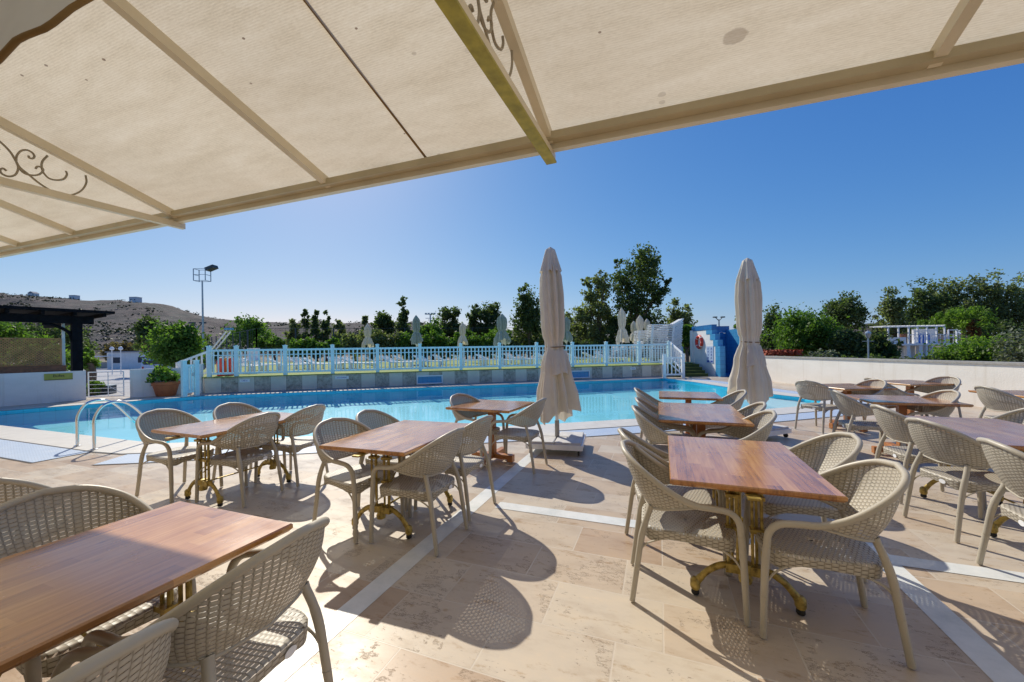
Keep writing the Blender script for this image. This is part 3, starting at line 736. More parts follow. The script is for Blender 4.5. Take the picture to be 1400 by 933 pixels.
for t in (.27, 2.04, 3.94, 6.2): MB().box((*(ctop-d1*t+nn*.17), 1.0+.8), (.07, .07, 1.62), rz_).build('white_post', 'white_paint', pg)
# sign on the low wall
sp = C_-d1*.62-nn*.13
sg = tag(empty('wall_sign', (*sp, .84), rz_+0), 'small yellow bufet sign with dark lettering on the low white wall', 'sign')
MB().box((0, -.008, 0), (.62, .015, .20)).build('plate', 'sign_yellow', sg); MB().box((0, -.009, -.105), (.62, .02, .018)).build('lower_edge', 'ink', sg)
o = txt('lettering', 'Bufet', .12, 'ink', sg, .001); o.location = (-.0, -.019, .02); o.rotation_euler = (pi/2, 0, 0)

# terracotta pot with plant
def leaves(name, centres, n, spread, size, mat, parent=None, flat=.0):
    c_ = np.array(centres, float); idx = RNG.integers(0, len(c_), n); P = c_[idx]+RNG.normal(0, 1, (n, 3))*spread
    return quads(name, P, size, mat, parent)
def quads(name, P, size, mat, parent=None, elong=1.6):
    n = len(P); a = RNG.normal(0, 1, (n, 3)); a /= np.linalg.norm(a, axis=1)[:, None]; r_ = RNG.normal(0, 1, (n, 3)); b = np.cross(a, r_); b /= np.linalg.norm(b, axis=1)[:, None]
    s_ = size*(.6+.8*RNG.random((n, 1))); A = a*s_*elong/2; B = b*s_/2
    Vv = np.stack([P-A, P-B*1.0, P+A, P+B*1.0], 1).reshape(-1, 3)
    me = bpy.data.meshes.new(name); me.vertices.add(4*n); me.vertices.foreach_set('co', Vv.ravel()); me.loops.add(4*n); me.loops.foreach_set('vertex_index', np.arange(4*n))
    me.polygons.add(n); me.polygons.foreach_set('loop_start', np.arange(0, 4*n, 4)); me.materials.append(M[mat]); me.update(calc_edges=True); return link(name, me, parent)
pp = at(227, 541.5)
pt = tag(empty('plant_pot', (*pp, 0)), 'large terracotta pot with a leafy green shrub by the short white wall', 'potted plant')
MB().lathe([(.001, 0), (.26, 0), (.28, .02), (.37, .40), (.40, .42), (.41, .52), (.38, .53), (.36, .46), (.001, .44)], 28).build('pot', 'terracotta', pt, smooth='auto')
cc = [(RNG.normal(0, .2), RNG.normal(0, .2), .62+abs(RNG.normal(0, .22))) for _ in range(40)]+[(-.45-.1*k, 0, .5-.04*k) for k in range(3)]
quads('foliage', np.array(cc)[RNG.integers(0, len(cc), 900)]+RNG.normal(0, .06, (900, 3)), .085, 'leaf_green', pt, 1.5)
MB().tube([(0, 0, .42), (.03, 0, .8)], .02, 6).tube([(0, 0, .42), (-.15, .05, .75)], .014, 6).build('stem', 'trunk', pt)

# ---------------------------------------------------------------- chairs
def make_chair():
    e = empty('armchair')
    HW = [(.238, .250, .46), (.243, .240, .54), (.253, .195, .592), (.264, .11, .608), (.275, .03, .618), (.284, -.07, .660), (.274, -.175, .728), (.228, -.275, .797), (.135, -.348, .850), (.0, -.376, .872)]
    right = crv(HW, 7); left = [Vector((-p.x, p.y, p.z)) for p in right[:-1]]
    full = left+right[::-1]     # left front -> over the back -> right front
    full = [Vector((-p.x, p.y, p.z)) for p in right]+[p for p in reversed(right[:-1])]
    rad = []
    for p in full: rad.append(.0175-.0015*min(1, max(0, (-.02-p.y)/.2)))
    MB().tube(full, rad, 12).build('armrest_rail', 'chair_frame', e, smooth=True)
    # woven back
    LO = [(.275, .03, .606), (.270, -.07, .584), (.238, -.155, .562), (.165, -.212, .545), (0, -.242, .536)]
    lo = crv(LO, 12); up_ = [p for p in right if p.y <= .045]
    def resample(P, n):
        d = [0]
        for a, b in zip(P[:-1], P[1:]): d.append(d[-1]+(b-a).length)
        out = []
        for i in range(n):
            t = d[-1]*i/(n-1); k = 0
            while k < len(d)-2 and d[k+1] < t: k += 1
            f = (t-d[k])/max(1e-9, d[k+1]-d[k]); out.append(P[k].lerp(P[k+1], f))
        return out
    NU, NV = 30, 9
    a, b = resample(lo, NU), resample(up_, NU)
    lo2 = [Vector((-p.x, p.y, p.z)) for p in a]+a[::-1][1:]; up2 = [Vector((-p.x, p.y, p.z)) for p in b]+b[::-1][1:]
    lo2 = [Vector((-p.x, p.y, p.z)) for p in a][:-1]+a[::-1]; up2 = [Vector((-p.x, p.y, p.z)) for p in b][:-1]+b[::-1]
    P, UV = [], []; n = len(lo2); dx = [0]
    for i in range(1, n): dx.append(dx[-1]+((lo2[i]+up2[i])/2-(lo2[i-1]+up2[i-1])/2).length)
    for j in range(NV+1):
        t = j/NV; row, ur = [], []
        for i in range(n):
            p = lo2[i].lerp(up2[i], t); w_ = math.sin(pi*t)*.022*min(1, (lo2[i]-up2[i]).length/.25)
            o_ = Vector((p.x*.6, p.y+.12, 0)); o_ = o_.normalized() if o_.length > 1e-4 else Vector((0, -1, 0))
            row.append(p+o_*w_*1.0); ur.append((dx[i], (p.z-.5)*1.12))
        P.append(row); UV.append(ur)
    MB().grid(P, UV).build('backrest', 'weave', e, smooth=True)
    # lower hem of the back
    MB().tube(lo2, .0075, 8).build('back_hem', 'chair_frame', e, smooth=True)
    # seat
    def outl(s_, n=48, z=0):
        pts = []
        for k in range(n):
            th = 2*pi*k/n; ex = 2/4.6; cx_, sy = math.cos(th), math.sin(th)
            x = math.copysign(abs(cx_)**ex, cx_); y = math.copysign(abs(sy)**ex, sy); wx = .226+.016*y
            pts.append((x*wx*s_, y*.257*s_-.007, z))
        return pts
    N = 48; rings = []
    for s_ in (.04, .3, .55, .78, .92, .985, 1.0):
        z = .440-.014*(1-s_**2)-(.0 if s_ < .93 else (.004 if s_ < .99 else .014)); o_ = outl(s_)
        rings.append([(x, y, z+(.012*max(0, -y/.245)**2*0) - .006*max(0, (y-.12)/.12)**2) for x, y, _ in o_])
    m = MB(); UVr = [[(x, y) for x, y, z in r_]+[(r_[0][0], r_[0][1])] for r_ in rings]
    m.grid(rings, UVr, closed=True); c0 = m.add([(0, .005, .426)]); 
    for k in range(N): m.f.append((c0, k, (k+1) % N)); m.uv.append([(0, 0), rings[0][k][:2], rings[0][(k+1) % N][:2]]); m.mi.append(0)
    m.build('seat', 'weave_seat', e, smooth=True)
    top = outl(1.0); sk = []; d = [0]
    for k in range(N): d.append(d[-1]+math.dist(top[k][:2], top[(k+1) % N][:2]))
    for j, t in enumerate((0, .5, 1)):
        row = []
        for k, (x, y, _) in enumerate(top):
            th = 2*pi*k/N; wob = .012*math.cos(4*th)+.006*math.cos(8*th+.6)
            z = .426-.006*max(0, (y-.12)/.12)**2-(.058-wob*1.0)*t; kk = 1.003-.02*t; row.append((x*kk, y*kk, z))
        sk.append(row)
    UVk = [[(d[k], .426-row[k % N][2]) for k in range(N+1)] for row in sk]
    m = MB().grid(sk, UVk, closed=True, flip=True); m.build('seat_apron', 'weave_apron', e, smooth=True)
    # legs
    for sx_ in (-1, 1):
        m = MB().tube(crv([(sx_*.243, .272, 0), (sx_*.240, .265, .2), (sx_*.238, .258, .36), (sx_*.238, .250, .465)], 4), [.0165]*4+[.0180]*4+[.019]*4+[.0178], 12)
        m.tube([(sx_*.2405, .2655, .21), (sx_*.2405, .2655, .213)], .0190, 12); m.build('leg', 'chair_frame', e, smooth='auto')
        m = MB().tube(crv([(sx_*.224, -.318, 0), (sx_*.216, -.288, .2), (sx_*.211, -.262, .37), (sx_*.204, -.236, .47), (sx_*.188, -.205, .560)], 4), [.0165]*4+[.0175]*4+[.019]*4+[.0175]*4+[.020], 12)
        m.tube([(sx_*.2156, -.2868, .21), (sx_*.2156, -.2865, .213)], .0190, 12); m.build('leg', 'chair_frame', e, smooth='auto')
        MB().tube(crv([(sx_*.238, .25, .285), (sx_*.232, .215, .335), (sx_*.225, .16, .372)], 4), .006, 6).build('brace', 'chair_frame', e)
        MB().tube(crv([(sx_*.21, -.27, .30), (sx_*.212, -.23, .345), (sx_*.215, -.17, .375)], 4), .006, 6).build('brace', 'chair_frame', e)
    m = MB(); k = m.add([(.06+.027*math.cos(t), -.2690, .398+.017*math.sin(t)) for t in np.linspace(0, 2*pi, 18)[:-1]]); m.f.append(tuple(range(k, k+17))); m.uv.append(None); m.mi.append(0)
    m.build('badge', 'white_plastic', e)
    return e
CH0 = make_chair(); chair_n = 0
def chair(p, f, label):
    global chair_n
    o = CH0 if chair_n == 0 else copy_tree(CH0); chair_n += 1
    f = np.array(f, float); o.location = (float(p[0]), float(p[1]), .009); o.rotation_euler = (0, 0, math.atan2(-f[0], f[1]))
    tag(o, label, 'chair', 'woven armchairs set around the terrace tables')
    return o
def unit(a): a = np.array(a, float); return a/np.linalg.norm(a)
def rear(rl, rr, label):
    a, b = at(*rl), at(*rr); r_ = unit(b-a); f = np.array([-r_[1], r_[0]]); chair((a+b)/2+f*.30, f, label)
def side(front, back, near, label):
    a, b = at(*front), at(*back); f = unit(a-b); r_ = np.array([f[1], -f[0]]); s_ = -1 if near == 'L' else 1
    chair((a+b)/2+f*.02+r_*s_*.23, f, label)
def topc(px, py, f, label, h=.875):
    f = unit(f); p = at(px, py, h); chair(p+f*.355, f, label)
def rot(a, deg): c_, s_ = math.cos(R(deg)), math.sin(R(deg)); return np.array([a[0]*c_-a[1]*s_, a[0]*s_+a[1]*c_])

# ---------------------------------------------------------------- tables
def slab(m, hx, hy, z, th, ch=.012):
    P = [[(-hx+ch, -hy+ch, z-th), (hx-ch, -hy+ch, z-th), (hx-ch, hy-ch, z-th), (-hx+ch, hy-ch, z-th)],
         [(-hx, -hy, z-th+ch), (hx, -hy, z-th+ch), (hx, hy, z-th+ch), (-hx, hy, z-th+ch)],
         [(-hx, -hy, z-.006), (hx, -hy, z-.006), (hx, hy, z-.006), (-hx, hy, z-.006)],
         [(-hx+.005, -hy+.005, z), (hx-.005, -hy+.005, z), (hx-.005, hy-.005, z), (-hx+.005, hy-.005, z)]]
    m.grid(P, closed=True); k = len(m.v)-16; m.quad(k+3, k+2, k+1, k); m.quad(k+12, k+13, k+14, k+15); return m
def iron_table(c_, L_=1.15, W_=.8, ang=0, label='', n=1):
    e = tag(empty('dining_table', (*c_, .009), -YAW+R(ang)), label, 'table', 'wood topped tables on cast iron pedestals')
    slab(MB(), W_/2, L_/2, .75, .034).build('tabletop', 'table_wood', e)
    ys = L_/2-.235
    for y in (-ys, ys):
        m = MB()
        for x in (-.062, .062):
            for dx_, dy_ in ((-.024, 0), (.024, 0), (0, .02)): m.tube([(x+dx_, y+dy_, .17), (x+dx_, y+dy_, .68)], .0085, 8)
            m.box((x, y, .69), (.085, .06, .05)).box((x, y, .62), (.075, .05, .02)); m.box((x, y, .43), (.075, .05, .022)).box((x, y, .20), (.08, .055, .05))
        m.box((0, y, .700), (.36, .07, .024)).box((0, y, .705), (.06, L_*.5 if y < 0 else .07, .012))
        m.build('pedestal', 'aged_brass', e, smooth='auto')
        m = MB().lathe([(.001, .12), (.034, .125), (.038, .15), (.030, .17), (.038, .20), (.036, .235), (.001, .24)], 14, (0, y)); m.build('hub', 'aged_brass', e, smooth='auto')
        for sx_ in (-1, 1):
            MB().tube(crv([(0, y, .185), (sx_*.10, y, .205), (sx_*.18, y, .165), (sx_*.235, y, .105), (sx_*.262, y, .06)], 6), [.019]*6+[.020]*6+[.019]*6+[.021]*6+[.024], 10, flat=.8).lathe([(.001, .028), (.022, .030), (.029, .045), (.027, .085), (.014, .10), (.001, .10)], 14, (sx_*.265, y)).build('foot', 'aged_brass', e, smooth='auto')
            MB().lathe([(.001, 0), (.019, 0), (.023, .008), (.021, .030), (.001, .031)], 14, (sx_*.265, y)).build('glide', 'rubber', e, smooth='auto')
    MB().tube([(0, -ys, .20), (0, ys, .20)], .008, 8).tube(crv([(0, -ys, .30), (0, -ys*.4, .44), (0, 0, .66), (0, ys*.4, .44), (0, ys, .30)], 6), .006, 6).build('tie_rod', 'aged_brass', e)
    return e
def wood_table(c_, L_, W_, ang, label, posts=1):
    e = tag(empty('dining_table', (*c_, .009), -YAW+R(ang)), label, 'table', 'wood topped tables on timber posts')
    slab(MB(), W_/2, L_/2, .75, .034).build('tabletop', 'table_wood', e)
    for y in ((0,) if posts == 1 else (-L_/2+.38, L_/2-.38)):
        MB().box((0, y, .40), (.085, .085, .62), 0).box((0, y, .70), (.30, .30, .025)).build('post', 'post_wood', e, bevel=.005)
        MB().box((0, y, .065), (.62, .085, .06), 0).box((-.27, y, .02), (.08, .08, .035)).box((.27, y, .02), (.08, .08, .035)).build('foot', 'post_wood', e, bevel=.006)
        if posts == 1: MB().box((0, y+.20, .067), (.085, .3, .055)).box((0, y-.20, .067), (.085, .3, .055)).box((0, y+.30, .02), (.08, .08, .035)).box((0, y-.30, .02), (.08, .08, .035)).build('foot', 'post_wood', e, bevel=.006)
        else: MB().box((0, y+.13, .067), (.085, .16, .055)).build('foot', 'post_wood', e, bevel=.006)
    return e
# centres from near-edge corners
T1 = np.array([-1.331, 1.825])-U*.60; iron_table(T1, 1.2, .78, 0, 'large wooden table at the front left half shaded by the canopy')
T2 = (np.array([-1.566, 3.069])+np.array([-.808, 2.848]))/2+U*.575; iron_table(T2, 1.15, .8, 1.5, 'wooden table on brass coloured pedestals in the middle of the terrace')
TR = np.array([1.457, 2.563]); iron_table(TR, 1.16, .8, -.5, 'orange brown wooden table at the front right with brass coloured pedestals')
T3 = (np.array([-3.615, 3.843])+np.array([-2.784, 3.498]))/2+U*.60; iron_table(T3, 1.2, .8, -2, 'wooden table nearest the pool ladder with brass coloured pedestals')
TM = np.array([2.125, 4.441]); wood_table(TM, 1.34, .85, 0, 'glossy dark wooden table on two timber posts behind the front right table', 2)
TF = np.array([2.723, 6.003]); wood_table(TF, .84, .85, 0, 'square wooden table closest to the pool in the right hand row')
T5 = np.array([-.284, 5.246]); wood_table(T5, .85, .92, -4, 'small square wooden table beside the left parasol')
TG = np.array([3.75, 3.45])+V*.36-U*.06; iron_table(TG, 1.3, .8, 0, 'long wooden table cut by the right edge of the photo')
TA = np.array([5.19, 5.17]); wood_table(TA, .85, .95, 0, 'wooden table behind the right edge table, third from the low wall')
TB = np.array([5.954, 6.885]); wood_table(TB, .9, .9, 22, 'turned square wooden table left of the wall side table')
TD = np.array([7.62, 7.42]); wood_table(TD, .9, .95, 22, 'turned square wooden table closest to the low cream wall')
TH = at(1390, 541, .75)+np.array([.45, .1]); wood_table(TH, .9, .95, 10, 'wooden table at the far right edge in front of the low wall')

# ---- chairs
chair((-1.10, 1.43), rot(-V, 5), 'woven armchair with its back to the camera at the front left table')
chair((-1.22, .86), rot(-V, 3), 'nearest woven armchair, only its curved back rim in the bottom left corner')
chair((-1.80, 1.63), V, 'woven armchair on the far side of the front left table, sun glinting through its back')
chair((-3.05, 2.28), (-.45, .9), 'woven armchair half outside the left edge of the photo')
side((489.6, 743.2), (427.9, 719.6), 'L', 'near left armchair at the middle brass pedestal table')
chair(T2-V*.35+U*.33, rot(V, 3), 'far left armchair at the middle brass pedestal table')
rear((596, 759.3), (634.6, 725), 'near right armchair at the middle table with its back to the camera')
rear((641, 712.1), (673.2, 688.6), 'far right armchair at the middle brass pedestal table')
side((233.6, 687.9), (189.6, 680.4), 'L', 'near left armchair at the table by the pool ladder')
chair(T3-V*.33+U*.34, V, 'far left armchair at the table by the pool ladder')
rear((331.7, 694.7), (385, 672), 'near right armchair at the pool ladder table with its back to the camera')
rear((406, 666.4), (446.4, 649.3), 'far right armchair at the table by the pool ladder')
rear((729.4, 648.6), (745, 635.7), 'armchair between the small square table and the left parasol')
topc(627, 541.5, (.80, -.60), 'armchair on the pool side of the small square table by the left parasol', .86)
side((1014.5, 853.2), (871.4, 825.2), 'L', 'near left armchair at the front right table')
side((988.8, 784), (869.8, 773.5), 'L', 'far left armchair at the front right table')
rear((1237.9, 911), (1178, 832), 'near right armchair at the front right table, largest chair in the photo')
chair(TR+V*.40+U*.34, rot(-V, 4), 'far right armchair at the front right table with sunlit back')
topc(868, 557, rot(V, 2), 'near left armchair at the dark two post table')
topc(872, 545.5, V, 'far left armchair at the dark two post table')
topc(1054, 564, rot(-V, 3), 'near right armchair at the dark two post table')
topc(1042, 552, -V, 'far right armchair at the dark two post table')
topc(870, 532, V, 'left armchair at the square table nearest the pool')
topc(1016, 534.8, rot(-V, 6), 'right armchair at the square table nearest the pool')
rear((1241.8, 708.2), (1309.3, 741.4), 'middle armchair of the row left of the right edge table')
chair(at(1225.4, 686)+V*.31+U*.2, rot(V, 4), 'far left armchair at the right edge table behind the front right chairs')
chair(at(1352, 778.3)+V*.28-U*.20, rot(V, -4), 'armchair at the right edge of the photo nearest the camera')
chair(TG+V*.40+U*.64, rot(-V, 2), 'armchair on the far side of the right edge table, only its rim showing')
chair(at(1157.9, 628.2)+V*.30+U*.24, rot(V, 0), 'armchair on the left of the wooden table behind the right edge table')
topc(1300, 536.5, rot(-V, 4), 'armchair on the right of the wooden table behind the right edge table', .86)
rear((1090.5, 587.4), (1123.5, 593.4), 'armchair left of the turned square table with its back to the pool')
topc(1200, 519.5, rot(-V, 20), 'armchair right of the turned square table')
topc(1190, 517.5, rot(V, 12), 'armchair left of the table closest to the low wall')
topc(1297, 515.5, rot(-V, 25), 'armchair right of the table closest to the low wall')
topc(1345, 529, rot(V, 5), 'armchair left of the table at the far right edge')

# ---------------------------------------------------------------- parasols
def parasol(loc, H, zb, k=1.0, label='', big=True, mat='parasol_cloth', seed=0, lean=0, group=None, polez=0):
    rg = random.Random(seed)
    e = tag(empty('closed_parasol', loc), label, 'parasol', group)
    cl = empty('tmp'); bpy.data.objects.remove(cl)
    NT_, NZ = 96, 60; ph = rg.random()*6; zt_ = H-.02; tie = zb+(H-zb)*.41
    def Rz(t):     # t 0 bottom..1 top
        pts = [(0, .275), (.10, .262), (.28, .195), (.39, .138), (.42, .130), (.55, .155), (.72, .162), (.82, .150), (.875, .125), (.93, .09), (.985, .045), (1, .02)]
        for (a, ra), (b, rb) in zip(pts[:-1], pts[1:]):
            if t <= b: f = (t-a)/(b-a); f = f*f*(3-2*f); return ra+(rb-ra)*f
        return .03
    P = []
    for j in range(NZ+1):
        t = j/NZ; row = []; r0 = Rz(t)*k
        amp = .62*(1-abs(t-.42)*.0)*(1 if t < .86 else max(.1, (1-t)/.14)); amp *= (.55 if abs(t-.42) < .04 else 1)
        for i in range(NT_):
            th = 2*pi*i/NT_
            fold = .5*math.sin(6*th+ph+1.2*math.sin(2*th+ph)+.8*t)+.30*math.sin(11*th-ph+2.6*t)+.22*math.sin(5*th+ph*2)
            fold = math.copysign(abs(fold)**.8, fold)
            r_ = r0*(1+amp*fold*.75)+(.02*math.sin(3*th+ph)*(1-t) if t < .4 else 0)
            z = zb+(zt_-zb)*t
            if t < .18: z += (.05*abs(math.sin(6*th+ph)) + .13*math.sin(2*th+ph*1.7)+.07*math.sin(3*th))*(1-t/.18)*k
            row.append((r_*math.cos(th)+lean*(t)*.2, r_*math.sin(th), z))
        P.append(row)
    MB().grid(P, closed=True).build('canopy', mat, e, smooth=True)
    if big:
        # upper vent flap and loose valance fold, tied by a cord
        Q = []
        for j in range(9):
            t = j/8; row = []; rr_ = (.062+.094*(1-t)**.85)*k*(1 if t < .9 else math.sqrt(max(.02, 1-((t-.9)/.1)**2)))
            for i in range(NT_):
                th = 2*pi*i/NT_; fold = math.sin(8*th+ph+1.2*math.sin(2*th+ph)+.6)
                row.append((rr_*(1+.20*fold*(1-t))*math.cos(th)+lean*.18, rr_*(1+.20*fold*(1-t))*math.sin(th), H-.42*k*(1-t)+.015+.025*fold*(1-t)))
            Q.append(row)
        MB().grid(Q, closed=True).build('top_vent', mat, e, smooth=True)
        Q = []
        for j in range(10):
            t = j/9; row = []
            for i in range(34):
                a = -pi*.88+i/33*pi*.95+rg.random()*.0; rr_ = (.150+.075*t**.8)*k*(1+.06*math.sin(9*a+ph+t)); row.append((rr_*math.cos(a)*1.05, rr_*math.sin(a)*1.05, tie-.06-.36*k*t+.02*math.sin(5*a)*t))
            Q.append(row)
        MB().grid(Q).build('valance', mat, e, smooth=True)
        MB().tube([(.147*k*math.cos(a)*(1+.04*math.sin(7*a)), .147*k*math.sin(a)*(1+.04*math.sin(7*a)), tie+.012*math.sin(a)) for a in np.linspace(0, 2*pi, 41)], .007, 6).build('tie_cord', 'rope', e)
        MB().tube([(0, 0, .10), (0, 0, H-.1)], .024, 12).build('pole', 'white_paint', e, smooth='auto')
        MB().tube([(0, 0, .16), (0, 0, .42)], .034, 12).build('pole_sleeve', 'cap_stone', e, smooth='auto')
        bs = MB()
        for x in (-.19, .19):
            for y in (-.19, .19): bs.box((x, y, .145), (.365, .365, .075))
        bs.build('base_slabs', 'concrete', e, bevel=.012)
        fm = MB().box((0, 0, .092), (.78, .06, .03)).box((0, .0, .09), (.06, .78, .028))
        for a, b in (((0, .385, .115), (.80, .02, .07)), ((0, -.385, .115), (.80, .02, .07)), ((.385, 0, .115), (.02, .75, .07)), ((-.385, 0, .115), (.02, .75, .07))): fm.box(a, b)
        fm.build('base_frame', 'white_paint', e)
        for x in (-.34, .34):
            for y in (-.34, .34):
                c_ = MB().tube([(x-.012, y, .034), (x+.012, y, .034)], .034, 14).build('caster', 'rubber', e, smooth='auto'); MB().box((x, y, .075), (.045, .03, .03)).build('bracket', 'grey_metal', c_)
    else:
        MB().tube([(0, 0, polez), (0, 0, H)], .02, 8).build('pole', 'white_paint', e)
        MB().lathe([(.001, polez+.001), (.25, polez+.001), (.25, polez+.06), (.05, polez+.10), (.001, polez+.10)], 16).build('base', 'concrete', e)
    return e
a = parasol((.655, 5.78, .01), 3.0, .50, .94, 'tall closed cream parasol on a wheeled slab base, left of the two by the pool', seed=3, lean=-.35); a.rotation_euler = (0, 0, R(-14))
a = parasol((3.95, 6.42, .01), 2.93, .60, .93, 'tall closed cream parasol behind the right table row, right of the two by the pool', seed=8, lean=-.2); a.rotation_euler = (0, 0, R(24))
# parasols on the lawn: px, py top, py bottom, distance, colour
LP = [(503, 443, 474, 27, 'parasol_cloth', 'closed cream parasol on the lawn, leftmost behind the railing'),
      (569.5, 431, 470, 23, 'parasol_green', 'closed grey green parasol on the lawn behind a railing post, second from left'),
      (633, 441, 471, 28, 'parasol_cloth', 'slim closed cream parasol on the lawn, third from the left'),
      (687, 429, 469, 24, 'parasol_green', 'closed grey green parasol on the lawn just left of the tall cream parasol'),
      (775, 433, 466, 25, 'parasol_green', 'closed grey green parasol mostly hidden behind the tall left parasol'),
      (850.5, 421, 468, 24, 'parasol_cloth', 'tallest closed cream parasol on the lawn in front of the big tree'),
      (867, 439, 466, 31, 'parasol_cloth', 'small closed cream parasol partly behind its neighbour left of the lounger stacks'),
      (875.5, 431, 466, 26, 'parasol_cloth', 'closed cream parasol beside the stacked loungers'),
      (885, 436, 462, 31, 'parasol_cloth', 'closed cream parasol rising behind the stacked loungers')]
for i, (px, y0, y1, D, mt, lb_) in enumerate(LP):
    H = hgt(px, y0, D)-DH-.035; zb_ = hgt(px, y1, D)-DH-.035
    parasol((az(px)*D, D, DH+.036), H, zb_, 1.15 if px != 687 else 1.6, lb_, False, mt, seed=20+i, group='closed parasols on the lawn')

# ---------------------------------------------------------------- pool ladder
ld = tag(empty('pool_ladder', (0, 0, 0)), 'stainless steel pool ladder with two arched handrails at the left pool edge', 'ladder')
base = [at(106, 611), at(129, 616)]
nin = unit((np.array(POOL[2])+np.array([.0, .0]))-np.array(POOL[2])+np.array([.34, .94]))
for p in base:
    q = lambda d_, z: (p[0]+nin[0]*d_, p[1]+nin[1]*d_, z)
    MB().tube(crv([q(0, .0), q(0, .3), q(.01, .52), q(.12, .70), q(.32, .735), q(.50, .62), q(.74, .30), q(.95, .03), q(1.0, -.12), q(1.0, -.9)], 7), .021, 12).build('handrail', 'steel', ld, smooth=True)
    MB().lathe([(.001, .012), (.045, .012), (.045, .022), (.022, .03), (.001, .03)], 16, tuple(p)).build('flange', 'steel', ld)
for z in (-.25, -.5, -.75):
    a, b = [(p[0]+nin[0], p[1]+nin[1], z) for p in base]; MB().bar(a, b, .07, .025).build('tread', 'steel', ld)
ld2 = tag(empty('pool_handrail'), 'small steel handrail at the right side of the pool near the right parasol', 'handrail')
p = at(1003, 532); MB().tube(crv([(p[0]+.25, p[1]+.1, 0), (p[0]+.22, p[1]+.1, .5), (p[0]+.1, p[1], .62), (p[0]-.2, p[1]-.1, .2), (p[0]-.3, p[1]-.1, -.2)], 6), .02, 10).build('rail', 'steel', ld2, smooth=True)
ld3 = tag(empty('pool_handrail'), 'short steel handrail tip in the pool behind the right table row', 'handrail')
p = at(885, 541); MB().tube(crv([(p[0]-.25, p[1]+.1, .12), (p[0]-.05, p[1], .06), (p[0]+.25, p[1]-.1, -.2)], 6), .02, 10).build('rail', 'steel', ld3, smooth=True)

# ---------------------------------------------------------------- sun loungers
def make_lounger():
    e = empty('sun_lounger'); m = MB()
    for x in (-.31, .31): m.bar((x, -.95, .305), (x, .30, .305), .05, .045)
    for k in range(13): m.box((0, -.90+k*.095, .315), (.60, .07, .025))
    m.build('bed', 'white_plastic', e)
    m = MB()
    for x in (-.31, .31): m.bar((x, .30, .30), (x, .90, .62), .045, .06)
    for k in range(7): t = (k+.5)/7; m.box((0, .30+.60*t, .32+.32*t), (.60, .07, .03))
    m.build('backrest', 'white_plastic', e)
    for x in (-.29, .29):
        for y in (-.85, .35): MB().box((x, y, .14), (.06, .08, .28)).build('leg', 'white_plastic', e)
    return e
LG = make_lounger(); ln = 0
ll = ['white plastic sun lounger set out on the lawn behind the pale blue railing']
def lounger(x, y, rz, z=DH+.036, label=None, group='white sun loungers set out on the lawn', tilt=0):
    global ln
    o = LG if ln == 0 else copy_tree(LG); ln += 1; o.location = (x, y, z); o.rotation_euler = (tilt, 0, rz); tag(o, label or ll[0], 'sun lounger', group)
for i, (px, D) in enumerate([(340, 18.5), (362, 20), (395, 19), (418, 21), (440, 19.5), (470, 21), (492, 20), (520, 22), (545, 20.5), (560, 23), (588, 21.5), (612, 24), (640, 22), (672, 23), (695, 21.8), (708, 25), (725, 23), (750, 24), (795, 23), (815, 25), (835, 22.5)]):
    lounger(az(px)*D, D, R(90+12*((i*7) % 5-2)))
# stacks
for s_i, (px, D, nl, lean_) in enumerate(((836, 24.2, 5, .0), (858, 24.6, 8, .006), (889, 23.6, 17, .004), (907, 22.4, 20, .006))):
    for k in range(nl):
        lounger(az(px)*D+lean_*k*1.2+random.uniform(-.02, .02), D+random.uniform(-.02, .02), R(-90+3*math.sin(s_i)), DH+.036+k*.098, 'white plastic sun lounger in the tall stacks at the right end of the lawn', 'white sun loungers in stacks on the lawn')
# red and yellow water toys / floats
for i, (px, mt) in enumerate(((302, 'red_plastic'), (309, 'red_plastic'), (295, 'yellow_plastic'))):
    D = 15.6; e = tag(empty('barrel', (az(px)*D, D+.3*i, DH+.036)), ('red barrel behind the left end of the railing', 'right hand red barrel behind the left end of the railing', 'yellow barrel beside the red barrels on the lawn')[i], 'barrel')
    MB().lathe([(.001, 0), (.13, 0), (.15, .04), (.145, .3), (.15, .56), (.10, .70), (.001, .71)], 18).build('drum', mt, e, smooth='auto'); MB().lathe([(.001, .715), (.06, .712), (.06, .76), (.001, .765)], 12).build('lid', 'buoy_white', e)
# white tub chair-ish machine behind the fence: lifeguard chair
e = tag(empty('lifeguard_chair', (az(342)*17.5, 17.5, DH+.036)), 'white lifeguard chair behind the left bays of the railing', 'chair')
for x, y in ((-.3, -.3), (.3, -.3), (-.3, .3), (.3, .3)): MB().bar((x, y, 0), (x*.75, y*.75, .95), .05, .05).build('leg', 'white_paint', e)
MB().box((0, 0, .55), (.6, .6, .05)).build('seat', 'white_paint', e); MB().box((0, .24, .85), (.56, .05, .55)).build('backrest', 'white_paint', e)
# water slide style frame with blue tip
e = tag(empty('lawn_slide_rail', (az(290)*19, 19, DH+.036)), 'slanted steel rails with a blue cap behind the left end of the railing', 'rail')
for x in (0, .22): MB().bar((x-.2, 0, .9), (x+.62, .1, hgt(300, 455, 19)-DH), .05, .05).build('rail', 'white_paint', e)
MB().box((.78, .1, hgt(302, 451, 19)-DH), (.34, .2, .10), .3).build('cap', 'blue_tile_light', e)
for x in (-.1, .55): MB().box((x, .1, .6), (.05, .05, 1.2)).build('post', 'grey_metal', e)

